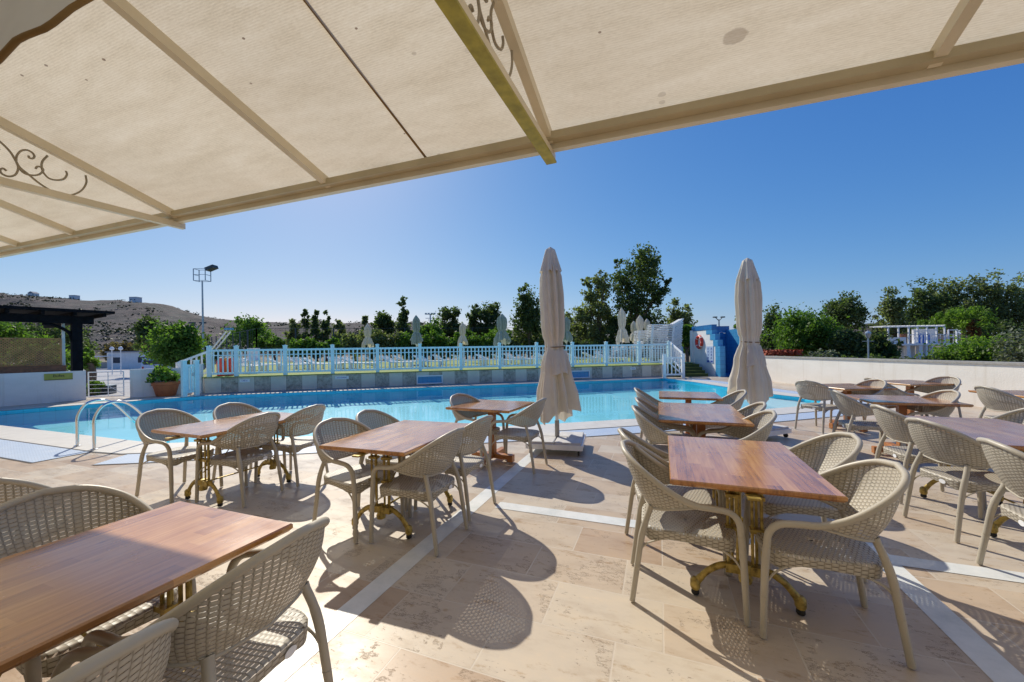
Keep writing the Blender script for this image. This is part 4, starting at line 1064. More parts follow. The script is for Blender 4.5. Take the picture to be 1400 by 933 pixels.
# ---------------------------------------------------------------- tennis court fence and lights
def mesh_fence(label, pts, h, n):
    e = tag(empty('court_fence'), label, 'fence'); L_ = [np.array(p, float) for p in pts]
    for a, b in zip(L_[:-1], L_[1:]):
        k = max(2, int(np.linalg.norm(b-a)/n)); m = MB()
        for i in range(k+1): p = a+(b-a)*i/k; MB().box((*p, h/2), (.09, .09, h)).build('post', 'dark_metal', e)
        for z in (h-.05, h*.5, .3): m.bar((*a, z), (*b, z), .035, .035)
        for i in range(int(np.linalg.norm(b-a)/.9)): t = i*.9/np.linalg.norm(b-a); p = a+(b-a)*t; m.bar((*p, .2), (*p, h), .012, .012, up=(0, 1, 0))
        m.build('rails', 'dark_metal', e)
c0 = np.array([az(351)*40, 40.0]); mesh_fence('tall dark wire fence of the sports court beyond the lawn', [np.array([az(284)*62, 62.0]), c0, np.array([az(600)*44, 44.0]), np.array([az(735)*46, 46.0])], 4.1, 3.6)
def pole(label, px, D, ytop, head):
    H = hgt(px, ytop, D); e = tag(empty('floodlight_mast', (az(px)*D, D, 0)), label, 'floodlight mast'); s_ = D/33
    MB().tube([(0, 0, 0), (0, 0, H-.9*s_*.0)], [.10*s_, .055*s_], 10).build('mast', 'grey_metal', e)
    if head == 'cage':
        m = MB(); w_, h_ = .95, 1.0; z0 = H
        for x in (-.5, .5):
            for y in (-.3, .3): m.bar((x, y, z0), (x, y, z0+h_), .05, .05, up=(0, 1, 0))
        for z, ys_ in ((z0, (-.3, .3)), (z0+.5, (-.3,)), (z0+h_, (-.3, .3))):
            for y in ys_: m.bar((-.5, y, z), (.5, y, z), .035, .035)
            for x in (-.5, .5): m.bar((x, -.3, z), (x, .3, z), .04, .04)
        m.build('cage', 'grey_metal', e)
        MB().bar((.45, 0, z0+h_-.05), (1.15, 0, z0+h_+.22), .6, .26).bar((.40, 0, z0+h_-.1), (.6, 0, z0+h_+.05), .12, .12).build('lamp', 'dark_metal', e)
    elif head == 'cross':
        m = MB(); 
        for z in (0, .9): m.bar((-1.1, 0, H-z), (1.1, 0, H-z), .12, .12)
        for x in (-1, -.35, .35, 1): m.box((x, 0, H+.15), (.45, .3, .35))
        m.build('lamp', 'grey_metal', e)
    else:
        m = MB()
        for s2 in (-1, 1): m.bar((0, 0, H-.2), (s2*.45, 0, H+.25), .08, .08); m.box((s2*.55, 0, H+.33), (.5, .35, .16))
        m.build('lamp', 'dark_metal', e)
pole('tall grey floodlight mast with maintenance cage behind the left end of the railing', 278, 33, 384.5, 'cage')
pole('distant floodlight mast with crossbars above the trees', 589, 90, 430, 'cross')
pole('distant twin lamp mast above the blue shower wall', 983.5, 55, 437, 'twin')
pole('dark slim lamp mast beside the round green tree at the left', 270.5, 40, 446, 'twin')

# ---------------------------------------------------------------- trees
def tree(name, label, x, y, blobs, n, size, mat, trunk=None, group=None, z0=0, clump=.16, gap=1.0, cat='tree', solid=.25):
    """blobs: (dx,dy,z,rx,ry,rz) relative to the base"""
    e = tag(empty(name, (x, y, z0)), label, cat, group); bl = np.array(blobs, float); vol = (bl[:, 3]*bl[:, 5]); pr_ = vol/vol.sum(); C = []
    nc = max(14, int(n/38*gap))
    k = RNG.choice(len(bl), nc, p=pr_); d = RNG.normal(0, 1, (nc, 3)); d /= np.linalg.norm(d, axis=1)[:, None]; rad = (RNG.random(nc)**.45)[:, None]
    C = bl[k, :3]+d*rad*bl[k, 3:6]
    wts = .4+RNG.random(nc); wts /= wts.sum(); kk = RNG.choice(nc, n, p=wts); mr = bl[k][:, 3:6].mean(1)[kk][:, None]
    P = C[kk]+RNG.normal(0, 1, (n, 3))*mr*clump*(.6+.8*RNG.random((nc, 1))[kk])
    P[:, 2] = np.maximum(P[:, 2], .05)
    quads('crown', P, size, mat, e)
    if trunk is not None:
        zc = float((bl[:, 2]*pr_).sum()); m = MB(); m.tube(crv([(0, 0, -.1), (trunk*.4, 0, zc*.35), (float(bl[0][0])*.4, 0, zc*.75), (float(bl[0][0]), 0, zc*1.1)], 4), [trunk*(1-.055*i) for i in range(13)], 8)
        for c_ in C[:min(9, nc)]: m.tube(crv([(0, 0, zc*.45), (c_[0]*.45, c_[1]*.45, (zc*.5+c_[2])*.5), tuple(c_)], 3), [trunk*.42, trunk*.36, trunk*.3, trunk*.24, trunk*.18, trunk*.12, trunk*.07], 5)
        m.build('trunk', 'trunk', e)
    return e
def tspec(px0, px1, ytop, ybot, D, mat, label, n=2200, kind='round', size=None, name='tree', lobes=5, trunk=.16, clump=.2, cat='tree', seed=None):
    xa, xb = az(px0)*D, az(px1)*D; cx = (xa+xb)/2; hw = (xb-xa)/2*(1.12 if kind == 'round' else 1.5 if kind == 'tall' else 1); zt_ = hgt((px0+px1)/2, ytop-(4 if kind != 'hedge' and ytop < 445 else 0), D); zb_ = max(.1, hgt((px0+px1)/2, ybot, D)); rg = random.Random(int(px0*7+px1)); bl = []
    H = zt_-zb_
    if kind == 'round':
        for i in range(lobes):
            a = rg.random()*2*pi; rr_ = rg.random()**.5*.55; s_ = .38+.28*rg.random(); zz = zb_+H*(.3+.42*rg.random())
            bl.append((hw*rr_*math.cos(a), hw*rr_*math.sin(a), zz, hw*s_, hw*s_, min(H*.34, hw*s_*1.0)))
        bl.append((hw*.1*(rg.random()-.5), 0, zt_-H*.24, hw*.5, hw*.5, H*.25)); bl.append((hw*.45*(rg.random()-.2), 0, zt_-H*.36, hw*.42, hw*.42, H*.24)); bl.append((-hw*.45*(rg.random()), 0, zt_-H*.33, hw*.4, hw*.4, H*.24)); bl.append((-hw*.5, 0, zb_+H*.35, hw*.5, hw*.5, H*.33)); bl.append((hw*.5, 0, zb_+H*.35, hw*.5, hw*.5, H*.33))
        bl.append((0, 0, zb_+H*.35, hw*.7, hw*.7, H*.36))
    elif kind == 'tall':
        for i in range(lobes):
            t = (i+.5)/lobes; w_ = hw*(1.05-.75*t)*(.7+.5*rg.random()); bl.append((hw*.35*(rg.random()-.5), hw*.3*(rg.random()-.5), zb_+H*t, w_*.8, w_*.8, H/lobes*.75))
    elif kind == 'hedge':
        for i in range(lobes): t = (i+.5)/lobes; bl.append((-hw+2*hw*t, .2*(rg.random()-.5), zb_+H*(.35+.12*rg.random()), hw/lobes*1.4, hw/lobes*1.1+.3, H*.5*(.8+.25*rg.random())))
    sz = size or max(.05, D*.0042)
    return tree(name, label, cx, D, bl, n, sz, mat, trunk, clump=clump, cat=cat)

# big eucalyptus behind the lawn: hand placed lobes
D = 40
def lob(px, py, rpx, D, base): X = az(px)*D; return (X-base, RNG.normal(0, .8), hgt(px, py, D), rpx*D/CF, rpx*D/CF*.9, rpx*D/CF*.95)
bx_ = az(868)*D
tree('eucalyptus_tree', 'biggest dark tree behind the lawn, left of the lounger stacks', bx_, D, [lob(*q, D, bx_) for q in ((873, 368, 22), (893, 380, 20), (855, 385, 20), (903, 402, 14), (880, 405, 26), (855, 415, 20), (868, 440, 28), (893, 435, 22), (845, 450, 18), (870, 460, 28), (850, 360, 9), (885, 352, 11), (913, 385, 6))], 17000, .17, 'leaf_dark', .34, clump=.17)
bx_ = az(822)*D
tree('eucalyptus_tree', 'leafy dark tree leaning left of the biggest tree behind the lawn', bx_, D+1, [lob(*q, D, bx_) for q in ((822, 385, 16), (810, 405, 14), (832, 402, 14), (820, 425, 20), (800, 430, 14), (835, 440, 18), (815, 455, 20), (793, 450, 12), (805, 385, 8))], 8500, .17, 'leaf_olive', .25, clump=.17)
T = tspec
T(704, 742, 391, 475, 38, 'leaf_dark', 'dense dark tree just left of the tall cream parasol', 6000, lobes=7, size=.16)
T(742, 800, 428, 478, 46, 'leaf_olive', 'low loose tree behind the tall cream parasol', 3000, lobes=7)
T(783, 830, 440, 475, 50, 'leaf_dark', 'low dark thicket at the foot of the biggest tree', 2500, kind='hedge', lobes=5, name='thicket', cat='thicket')
T(912, 950, 411, 474, 42, 'leaf_olive', 'small tree right of the biggest tree above the lounger stacks', 4200, lobes=6, size=.16)
T(925, 952, 440, 485, 30, 'leaf_green', 'green bush squeezed between the loungers and shower wall', 2200, name='bush', cat='bush')
T(640, 662, 416, 474, 48, 'leaf_dark', 'dark tree behind the lawn left of the grey green parasol', 2600, lobes=6)
T(655, 690, 411, 474, 47, 'leaf_dark', 'rounded dark tree directly behind the fourth lawn parasol', 3600, lobes=6)
T(598, 634, 419, 474, 46, 'leaf_dark', 'dark tree above the third lawn parasol', 3600, lobes=6)
T(570, 612, 442, 476, 42, 'leaf_green', 'low green tree right of the second lawn parasol', 3000, lobes=6)
T(625, 650, 450, 476, 41, 'leaf_green', 'green bush behind the third lawn parasol', 2200, name='bush', cat='bush')
T(668, 708, 448, 476, 41, 'leaf_bright', 'yellow green bush right of the fourth lawn parasol', 2600, name='bush', cat='bush')
T(540, 564, 414, 474, 44, 'leaf_dark', 'tallest slim dark tree left of the second lawn parasol', 3200, kind='tall', lobes=6)
T(508, 542, 428, 474, 45, 'leaf_dark', 'dark tree with twin tops right of the first lawn parasol', 3200, lobes=6)
T(492, 508, 436, 474, 47, 'leaf_olive', 'slim tree behind the first lawn parasol', 1500, kind='tall', lobes=5)
T(455, 476, 441, 476, 46, 'leaf_olive', 'pale slim tree right of the four dark tree tops', 1700, kind='tall', lobes=5)
T(410, 424, 426, 476, 45, 'leaf_dark', 'first of three slim dark trees beyond the court fence', 1800, kind='tall', lobes=6)
T(425, 440, 426, 476, 45.5, 'leaf_dark', 'second of three slim dark trees beyond the court fence', 1800, kind='tall', lobes=6)
T(438, 454, 428, 476, 45, 'leaf_dark', 'third of three slim dark trees beyond the court fence', 1800, kind='tall', lobes=6)
T(393, 414, 440, 476, 46, 'leaf_olive', 'shorter tree left of the three slim dark trees', 1800, lobes=5)
T(470, 500, 465, 480, 44, 'leaf_green', 'low green hedge behind the court fence', 1400, kind='hedge', name='hedge', cat='hedge')
T(350, 400, 460, 482, 50, 'leaf_green', 'green hedge behind the corner of the court fence', 2000, kind='hedge', name='hedge', cat='hedge')
T(308, 372, 436, 480, 58, 'leaf_green', 'broad green tree behind the court fence at the foot of the hill', 4200, lobes=8)
T(211, 276, 442, 502, 27, 'leaf_green', 'round bright green tree beside the floodlight mast', 9000, lobes=9, size=.13, clump=.2)
T(188, 226, 434, 482, 46, 'leaf_dark', 'dark tree behind the round bright green tree', 3600, lobes=6)
T(255, 300, 458, 500, 34, 'leaf_dark', 'dark bush at the foot of the floodlight mast', 2600, name='bush', cat='bush')
T(140, 176, 468, 494, 78, 'leaf_rust', 'russet shrub at the far side of the parking lot', 2000, name='bush', cat='bush')
T(168, 212, 465, 492, 80, 'leaf_rust', 'larger russet shrub behind the parked van', 2400, name='bush', cat='bush')
T(205, 224, 480, 496, 60, 'leaf_olive', 'small yellowish bush right of the van', 1200, name='bush', cat='bush')
T(113, 124, 474, 500, 26, 'leaf_bright', 'bright green shrub just right of the pergola post', 2200, name='bush', cat='bush')
T(-40, 50, 436, 490, 24, 'leaf_green', 'green tree behind the left part of the pergola', 5200, lobes=8)
T(40, 118, 438, 492, 26, 'leaf_dark', 'dark green tree behind the right part of the pergola', 5200, lobes=8)
T(-60, 60, 466, 520, 19, 'leaf_olive', 'olive shrubs behind the lattice screen', 2600, kind='hedge', name='hedge', cat='hedge')
T(50, 118, 468, 520, 19.5, 'leaf_green', 'green shrub behind the right lattice panel', 2200, kind='hedge', name='hedge', cat='hedge')
# right side
for i_, (p0, p1, yt, mt_, lb_) in enumerate(((395, 470, 456, 'leaf_green', 'low green thicket behind the three slim trees'), (470, 545, 443, 'leaf_olive', 'dense olive green thicket behind the first lawn parasol'), (545, 620, 445, 'leaf_green', 'dense green thicket behind the second lawn parasol'), (620, 700, 446, 'leaf_green', 'dense green thicket behind the third and fourth lawn parasols'), (700, 790, 444, 'leaf_olive', 'dense olive thicket behind the tall cream parasol'), (785, 860, 458, 'leaf_dark', 'dark thicket under the leaning tree'), (860, 960, 456, 'leaf_dark', 'dark thicket behind the lounger stacks'))):
    T(p0, p1, yt+6, 486, 39, mt_, lb_, 6500, kind='hedge', lobes=7, name='thicket', cat='thicket', size=.17)
T(1036, 1075, 423, 492, 32, 'leaf_dark', 'dark tree behind the right parasol', 3800, lobes=6)
T(1000, 1025, 433, 490, 36, 'leaf_green', 'green tree top showing left of the right parasol', 1800)
T(1060, 1144, 431, 494, 24, 'leaf_green', 'large rounded bright green bush beyond the low wall', 12000, lobes=10, size=.1, name='bush', cat='bush', clump=.2)
T(1130, 1180, 402, 458, 40, 'leaf_dark', 'round headed dark tree standing against the sky at the right', 6500, lobes=7, size=.15)
T(1085, 1130, 440, 492, 34, 'leaf_dark', 'dark shrub between the bright bush and the round headed tree', 2600, name='bush', cat='bush')
T(1140, 1186, 447, 500, 22, 'leaf_dark', 'glossy dark bush behind the wall left of the lamp post', 4500, name='bush', cat='bush', size=.11)
T(1178, 1224, 455, 500, 22.5, 'leaf_dark', 'dark leafy bush in front of the white pavilion', 5000, name='bush', cat='bush', size=.11)
T(1112, 1144, 478, 500, 19, 'leaf_grey', 'pale grey green shrub peeping over the low wall', 1500, name='bush', cat='bush', size=.08)
T(1205, 1242, 398, 470, 48, 'leaf_olive', 'slender tree left of the eucalyptus row', 3600, lobes=6)
T(1190, 1212, 430, 470, 50, 'leaf_grey', 'faint grey tree beside the slender tree', 1400)
T(1238, 1285, 381, 470, 50, 'leaf_dark', 'tall dark eucalyptus, leftmost of the row at the right', 6000, lobes=8, size=.19)
T(1272, 1330, 380, 465, 52, 'leaf_olive', 'olive green eucalyptus, second in the row at the right', 6500, lobes=8, size=.2)
T(1320, 1368, 371, 465, 50, 'leaf_olive', 'tallest eucalyptus in the row at the right', 7000, lobes=8, size=.19)
T(1358, 1425, 376, 468, 49, 'leaf_olive', 'dark eucalyptus at the right edge of the photo', 7000, lobes=8, size=.19)
T(1410, 1480, 385, 470, 48, 'leaf_dark', 'dark eucalyptus just past the right edge', 3000, lobes=8, size=.2)
T(1300, 1400, 463, 505, 17.5, 'leaf_bright', 'feathery bright green bush leaning over the low wall at the right', 12000, name='bush', cat='bush', lobes=8, size=.075, clump=.22)
T(1375, 1450, 448, 505, 15.5, 'leaf_grey', 'grey leaved shrub at the right edge above the low wall', 5000, name='bush', cat='bush', size=.07)
T(1325, 1400, 440, 475, 40, 'leaf_dark', 'dark undergrowth below the palms', 3000, kind='hedge', name='thicket', cat='thicket')
T(1190, 1320, 485, 502, 18, 'leaf_dark', 'clipped dark hedge line behind the low wall', 5000, kind='hedge', lobes=12, name='hedge', cat='hedge', size=.08)
T(1050, 1200, 487, 502, 18.5, 'leaf_dark', 'dark clipped hedge left of the lamp behind the low wall', 4500, kind='hedge', lobes=12, name='hedge', cat='hedge', size=.08)
o = quads('flower_bed', np.stack([RNG.uniform(az(1050)*17.5, az(1092)*17.5, 900), RNG.uniform(17.2, 18, 900), 1.05+RNG.random(900)*.22], 1), .09, 'flower_red'); tag(o, 'strip of red flowers along the back of the low wall', 'flowers', kind='stuff')

def palm(label, x, y, h, r, dead=True, nf=26, mat='leaf_bright', seed=1):
    rg = random.Random(seed); e = tag(empty('palm_tree', (x, y, 0)), label, 'palm tree')
    MB().tube([(0, 0, 0), (.1, 0, h*.6), (.05, 0, h)], [.2, .16, .14], 8).build('trunk', 'trunk', e)
    P = []; Q = []
    for k in range(nf):
        a = rg.random()*2*pi; el = R(82-125*(k/nf)**.8); dx_, dy_, dz_ = math.cos(el)*math.cos(a), math.cos(el)*math.sin(a), math.sin(el)
        for i in range(10): t = i/10*.6; P.append((dx_*r*t, dy_*r*t, h+dz_*r*t))
        for _ in range(46):
            t = .55+.5*rg.random(); sp_ = .20*r*(t-.3); P.append((dx_*r*t+rg.gauss(0, sp_), dy_*r*t+rg.gauss(0, sp_), h+dz_*r*t+rg.gauss(0, sp_)-.3*r*max(0, t-.7)))
    quads('fronds', np.array(P), .085*r**.5, mat, e, 3.2)
    if dead:
        for _ in range(700): a = rg.random()*6.28; z = h-rg.random()*r*1.1; Q.append((.28*r*math.cos(a)*rg.uniform(.5, 1), .28*r*math.sin(a)*rg.uniform(.5, 1), z))
        quads('dead_fronds', np.array(Q), .16, 'palm_dead', e, 3.5)
for i, (px, y, D, r, dead, lb_) in enumerate(((1297, 428, 40, 1.15, False, 'fan palm above the white pavilion, leftmost of the palms'), (1316, 424, 41, 1.2, False, 'fan palm between its two neighbours at the right'), (1332, 424, 38, 1.35, True, 'fan palm with a skirt of brown dead fronds'), (1266, 440, 40, .8, False, 'small fan palm behind the pavilion roof'),
                                              (52, 464, 18.5, .8, False, 'palm with pale fronds behind the lattice screen'), (122, 490, 17.5, .30, False, 'low palm beside the pergola post'), (128, 524, 14.9, .28, False, 'tiny palm sprout behind the pipe gate'))):
    palm(lb_, az(px)*D, D, hgt(px, y, D)-r*.75, r, dead, 24, 'leaf_bright', i)

# ---------------------------------------------------------------- white pavilion at the right
D = 33; PXm = CF/D
def wx(px): return az(px)*D
def wz(py, px=1260): return hgt(px, py, D)
pv = tag(empty('white_pavilion', (wx(1210), D, 0)), 'white two storey pavilion with pergola roof and blue window behind the bushes', 'building')
X = lambda px: wx(px)-wx(1210)
zf = wz(471); zr = wz(447.5)
MB().box((X(1262), .5, zf), (X(1312)-X(1212), 1.5, .16)).build('floor_slab', 'white_paint', pv)
for i, px in enumerate((1213, 1227, 1241, 1253, 1266, 1279, 1290)): MB().box((X(px), -.1, (zf+zr)/2), (.09, .09, zr-zf)).build('column', 'white_paint', pv)
m = MB().box((X(1248), 0, zr+.05), (X(1290)-X(1205), .10, .09)).box((X(1252), 1.0, zr+.10), (X(1290)-X(1205), .10, .09))
for k in range(13): m.box((X(1208)+k*(X(1288)-X(1208))/12, .5, zr+.13), (.05, 1.5, .06))
m.build('pergola_roof', 'white_paint', pv)
MB().box((X(1225), -.05, (zf+wz(461))/2), (X(1238)-X(1213), .1, wz(461)-zf)).build('parapet', 'white_paint', pv)
MB().box((X(1276), .75, (zf+zr)/2-.05), (X(1292)-X(1261), .16, zr-zf-.15)).build('back_wall', 'plaster', pv)
wn = MB().box((X(1274), .64, (wz(460)+wz(469))/2), (X(1281)-X(1266), .12, 1.0)).build('window', 'blue_window', pv)
MB().box((X(1274), .56, (wz(460)+wz(469))/2), (.06, .05, 1.0)).box((X(1270), .56, (wz(460)+wz(469))/2), (.05, .05, 1.0)).build('mullion', 'white_paint', wn)
MB().box((X(1246), .7, (wz(461)+wz(469))/2), (X(1249)-X(1241), .12, 1.1)).build('door', 'brown_wood', pv)
m = MB()
for k in range(9): m.box((X(1240)+k*(X(1310)-X(1240))/8, -.12, zf+.42), (.025, .025, .75))
m.box(((X(1240)+X(1310))/2, -.12, zf+.82), (X(1310)-X(1240), .05, .05)); m.build('balustrade', 'white_paint', pv)
MB().box((X(1251), .8, zf/2), (X(1263)-X(1240), .2, zf)).build('lower_wall', 'plaster', pv)
for px in (1239, 1256, 1264, 1272, 1291): MB().box((X(px), -.05, zf/2), (.28 if px in (1239, 1256, 1291) else .14, .28, zf)).build('pier', 'white_paint', pv)
MB().tube(crv([(X(1236), -.1, zf-.1), (X(1240), -.1, zf-.35), (X(1242), -.1, .2)], 5), .1, 8).build('arch', 'white_paint', pv)
for a, b, z0_, z1_ in ((1297, 1308, zf, wz(452)),):
    m = MB()
    for px in (a, b): m.box((X(px), 0, (z0_+z1_)/2), (.08, .08, z1_-z0_))
    for z in (z1_, (z0_+z1_)/2): m.box(((X(a)+X(b))/2, 0, z), (X(b)-X(a), .08, .08))
    m.build('lookout_frame', 'white_paint', pv)
# garden lamp behind the wall
e = tag(empty('garden_lamp', (az(1187)*16.5, 16.5, 0)), 'old style garden lamp post rising just above the low cream wall', 'lamp post')
MB().tube([(0, 0, 0), (0, 0, 1.75)], .03, 8).build('post', 'grey_metal', e); MB().lathe([(.001, 1.75), (.06, 1.76), (.11, 1.95), (.10, 2.0), (.001, 2.07)], 10).build('lantern', 'grey_metal', e)
MB().bar((-.25, 0, 1.62), (.25, 0, 1.62), .02, .02).build('arm', 'grey_metal', e)

# ---------------------------------------------------------------- parking lot side: van, low building, small lamps
def van(x, y, rz, label):
    e = tag(empty('parked_van', (x, y, -.95), rz), label, 'van')
    sec = [(-2.2, .35, .95), (-2.2, .9, 1.0), (-2.15, 1.35, .95), (-1.9, 1.95, .84), (-1.0, 2.05, .82), (1.0, 2.05, .82), (1.35, 1.95, .82), (1.9, 1.25, .9), (2.3, 1.05, .9), (2.35, .45, .9)]
    m = MB(); P = [[(x_, -w_, z_) for x_, z_, w_ in sec], [(x_, w_, z_) for x_, z_, w_ in sec]]
    rows = list(zip(*P)); m.grid([list(r_)[::1] for r_ in rows]); b = m.add(P[0]); m.f.append(tuple(range(b, b+len(sec)))); m.uv.append(None); m.mi.append(0)
    b = m.add(P[1]); m.f.append(tuple(range(b, b+len(sec)))[::-1]); m.uv.append(None); m.mi.append(0); m.quad(0, 1, len(rows)*2-1, len(rows)*2-2)
    m.build('body', 'car_paint', e, recalc=True)
    MB().box((-2.06, 0, 1.58), (.14, 1.45, .55)).build('rear_window', 'glass_dark', e)
    MB().box((1.72, 0, 1.58), (.1, 1.45, .5)).build('windscreen', 'glass_dark', e)
    for s_ in (-1, 1): MB().box((0, s_*.885, 1.6), (2.6, .06, .42)).build('side_window', 'glass_dark', e)
    for x_ in (-1.45, 1.45):
        for s_ in (-1, 1):
            wl = MB().tube([(x_, s_*.78, .33), (x_, s_*.98, .33)], .33, 18).build('wheel', 'rubber', e); MB().tube([(x_, s_*.97, .33), (x_, s_*.99, .33)], .19, 14).build('rim', 'grey_metal', wl)
    for s_ in (-1, 1): MB().box((-2.205, s_*.78, 1.05), (.05, .14, .3)).build('tail_light', 'red_plastic', e)
    MB().box((-2.235, 0, .62), (.03, .5, .12)).build('number_plate', 'white_plastic', e)
van(az(209)*44, 44, R(132), 'white van parked behind the short white wall at the left')
lbd = tag(empty('low_building', (az(182)*70, 70, -.95)), 'low white flat roofed building across the parking lot', 'building')
MB().box((0, 2, 1.5), (9.5, 4, 3.0)).build('wall', 'plaster', lbd); MB().box((0, 2, 3.1), (9.9, 4.4, .2)).build('roof', 'grey_roof', lbd)
MB().box((-6.2, .8, 2.35), (5.2, 2.6, .15)).build('awning', 'white_paint', lbd)
for x in (-3, 1.5): MB().box((x, -.02, 1.6), (1.2, .08, 1.0)).build('window', 'glass_dark', lbd)
MB().box((3.6, -.03, 1.8), (1.4, .08, .9)).build('blue_panel', 'blue_window', lbd)
for i, px in enumerate((153, 165)):
    e = tag(empty('parking_lamp', (az(px)*50, 50, -.95)), ('left of two white globe lamps beside the parking lot', 'right of two white globe lamps beside the parking lot')[i], 'lamp post')
    MB().tube([(0, 0, 0), (0, 0, 3.1)], .05, 8).build('post', 'white_paint', e); MB().lathe([(.001, 3.1), (.2, 3.2), (.25, 3.35), (.15, 3.55), (.001, 3.6)], 12).build('globe', 'white_plastic', e)
wall('long low stone kerb wall at the back of the parking lot', [(-100, 78), (-52, 72)], .2, .5, 'cap_stone', None, z=-.95)
e = tag(empty('equipment_box', (az(142)*15.2, 15.2, 0)), 'dark box lying on the ground behind the pipe gate', 'box'); MB().box((0, 0, .16), (.55, .4, .3), .3).build('body', 'dark_metal', e); MB().box((0, 0, .33), (.58, .42, .03), .3).build('lid', 'grey_metal', e)

# ---------------------------------------------------------------- hill
ridge = [(-500, 400), (-100, 398), (0, 403), (40, 407), (90, 410), (180, 413), (230, 421), (280, 434), (330, 440), (400, 444), (480, 444), (560, 441), (620, 445), (680, 452), (760, 458), (860, 462), (1000, 466), (1190, 442), (1230, 450), (1400, 470), (1700, 480)]
def ridge_y(px):
    for (a, ya), (b, yb) in zip(ridge[:-1], ridge[1:]):
        if px <= b: f = (px-a)/(b-a); return ya+(yb-ya)*max(0, f)
    return 480
from mathutils import noise as mnoise
NA, NR = 220, 46; P = []
for j in range(NR):
    t = j/(NR-1); row = []
    for i in range(NA):
        px = -700+i/(NA-1)*2700; D = 150+t*330; hr = hgt(px, ridge_y(px), 420); k = min(1, t/.82); s_ = k*k*(3-2*k)*.75+k*.25
        if t > .82: s_ = 1-((t-.82)/.18)*.3
        x, y = az(px)*D, D; nz = mnoise.fractal(Vector((x*.02, y*.02, 0)), .7, 2.2, 5)
        row.append((x, y, max(-.5, (hr*s_-.5)+nz*5*min(1, k*1.5)*(.5 if t > .7 else 1))))
    P.append(row)
struct(MB().grid(P).build('hillside', 'hill_scrub', smooth=True))
# scrub on the slope
Pn = []; A = np.array(P)
for _ in range(9000):
    i, j = RNG.integers(0, NR-9), RNG.integers(0, NA-110); c_ = A[i, j]+(A[i+1, j+1]-A[i, j])*RNG.random(3); r_ = .5+RNG.random()*2.0*(1 if RNG.random() > .1 else 2)
    if c_[2] > 1 and mnoise.noise(Vector((c_[0]*.018, c_[1]*.018, 3.1)))+.35*mnoise.noise(Vector((c_[0]*.07, c_[1]*.07, 1))) > .05: Pn.append(c_+RNG.normal(0, 1, (7, 3))*np.array([r_, r_, r_*.35])*.5+np.array([0, 0, .35*r_]))
o = quads('hillside_scrub', np.concatenate(Pn), .95, 'leaf_scrub', None, 1.2); tag(o, 'dark scrub scattered over the dry hillside', 'scrub', kind='stuff')
for i, (px, y0, y1, w_, lb_) in enumerate(((47, 401.5, 409, 8, 'small stone hut with pitched roof on the hilltop'), (103, 404.5, 411.5, 8, 'square white house in the middle of the hilltop'), (186.5, 407, 414, 10, 'wide white house at the right end of the hilltop'))):
    D = 418; x, z0_, z1_ = az(px)*D, hgt(px, y1, D)-1.5, hgt(px, y0, D); W_ = w_*D/CF; e = tag(empty('hilltop_house', (x, D, z0_)), lb_, 'house')
    MB().box((0, 0, (z1_-z0_)/2), (W_, W_*.8, z1_-z0_)).build('wall', 'plaster', e)
    if i == 0: m = MB(); b = m.add([(-W_*.55, -W_*.45, z1_-z0_), (W_*.55, -W_*.45, z1_-z0_), (W_*.55, W_*.45, z1_-z0_), (-W_*.55, W_*.45, z1_-z0_), (0, -W_*.45, z1_-z0_+2), (0, W_*.45, z1_-z0_+2)]); m.quad(b, b+4, b+5, b+3); m.quad(b+4, b+1, b+2, b+5); m.f.append((b, b+1, b+4)); m.uv.append(None); m.mi.append(0); m.build('roof', 'grey_roof', e)
    else: MB().box((0, 0, z1_-z0_+.15), (W_*1.05, W_*.85, .3)).build('roof', 'grey_roof', e)
    for k in (-.25, .25): MB().box((k*W_, -W_*.4-.03, (z1_-z0_)*.62), (W_*.14, .1, 1.3)).build('window', 'glass_dark', e)

# ---------------------------------------------------------------- canopy overhead
ZC = 2.90
E0, E1 = at(0, 352, ZC), at(1400, 83, ZC); ED = unit(E1-E0)            # edge line
SL = math.tan(R(17.5)); VPd = unit((217., 529.))                   # rafters run back towards the building along -VPd, rising
def edge_pt(px, py):
    p = at(px, py, ZC); t = (p-E0)@ED; return E0+ED*t
cn = tag(empty('shade_canopy', (0, 0, 0)), 'beige fabric shade canopy on a cream metal frame overhead', 'canopy')
EA, EB = E0-ED*4.5, E1+ED*4.0; BACK = 6.2
def back(p, d, dz=0): q = p-VPd*d; return (q[0], q[1], ZC+d*SL+dz)
STAINS = []
for px, py, r_, dk in ((1005, 47, .085, .42), (905, 128, .035, .3), (905, 139, .028, .3), (640, 68, .03, .15), (600, 211, .02, .5), (487, 35, .012, .9), (566, 70, .02, .35), (142, 79, .017, .9), (63, 86, .017, .8), (30, 100, .015, .85), (118, 106, .014, .7), (333, 50, .014, .9), (343, 113, .014, .7), (1211, 84, .012, .9), (820, 42, .012, .8), (553, 181, .012, .8)):
    dx, dy = px-700, py-CHY; ray = np.array([(dx*_c-dy*_s)/CF, 1.0, -(dy*_c+dx*_s)/CF])
    A3 = np.array([[ray[0], -ED[0], VPd[0]], [ray[1], -ED[1], VPd[1]], [ray[2], 0, -SL]]); sol = np.linalg.solve(A3, np.array([EA[0], EA[1], ZC+.095-CH])); STAINS.append((float(sol[1]), float(sol[2]), r_, dk))
mat_canopy()
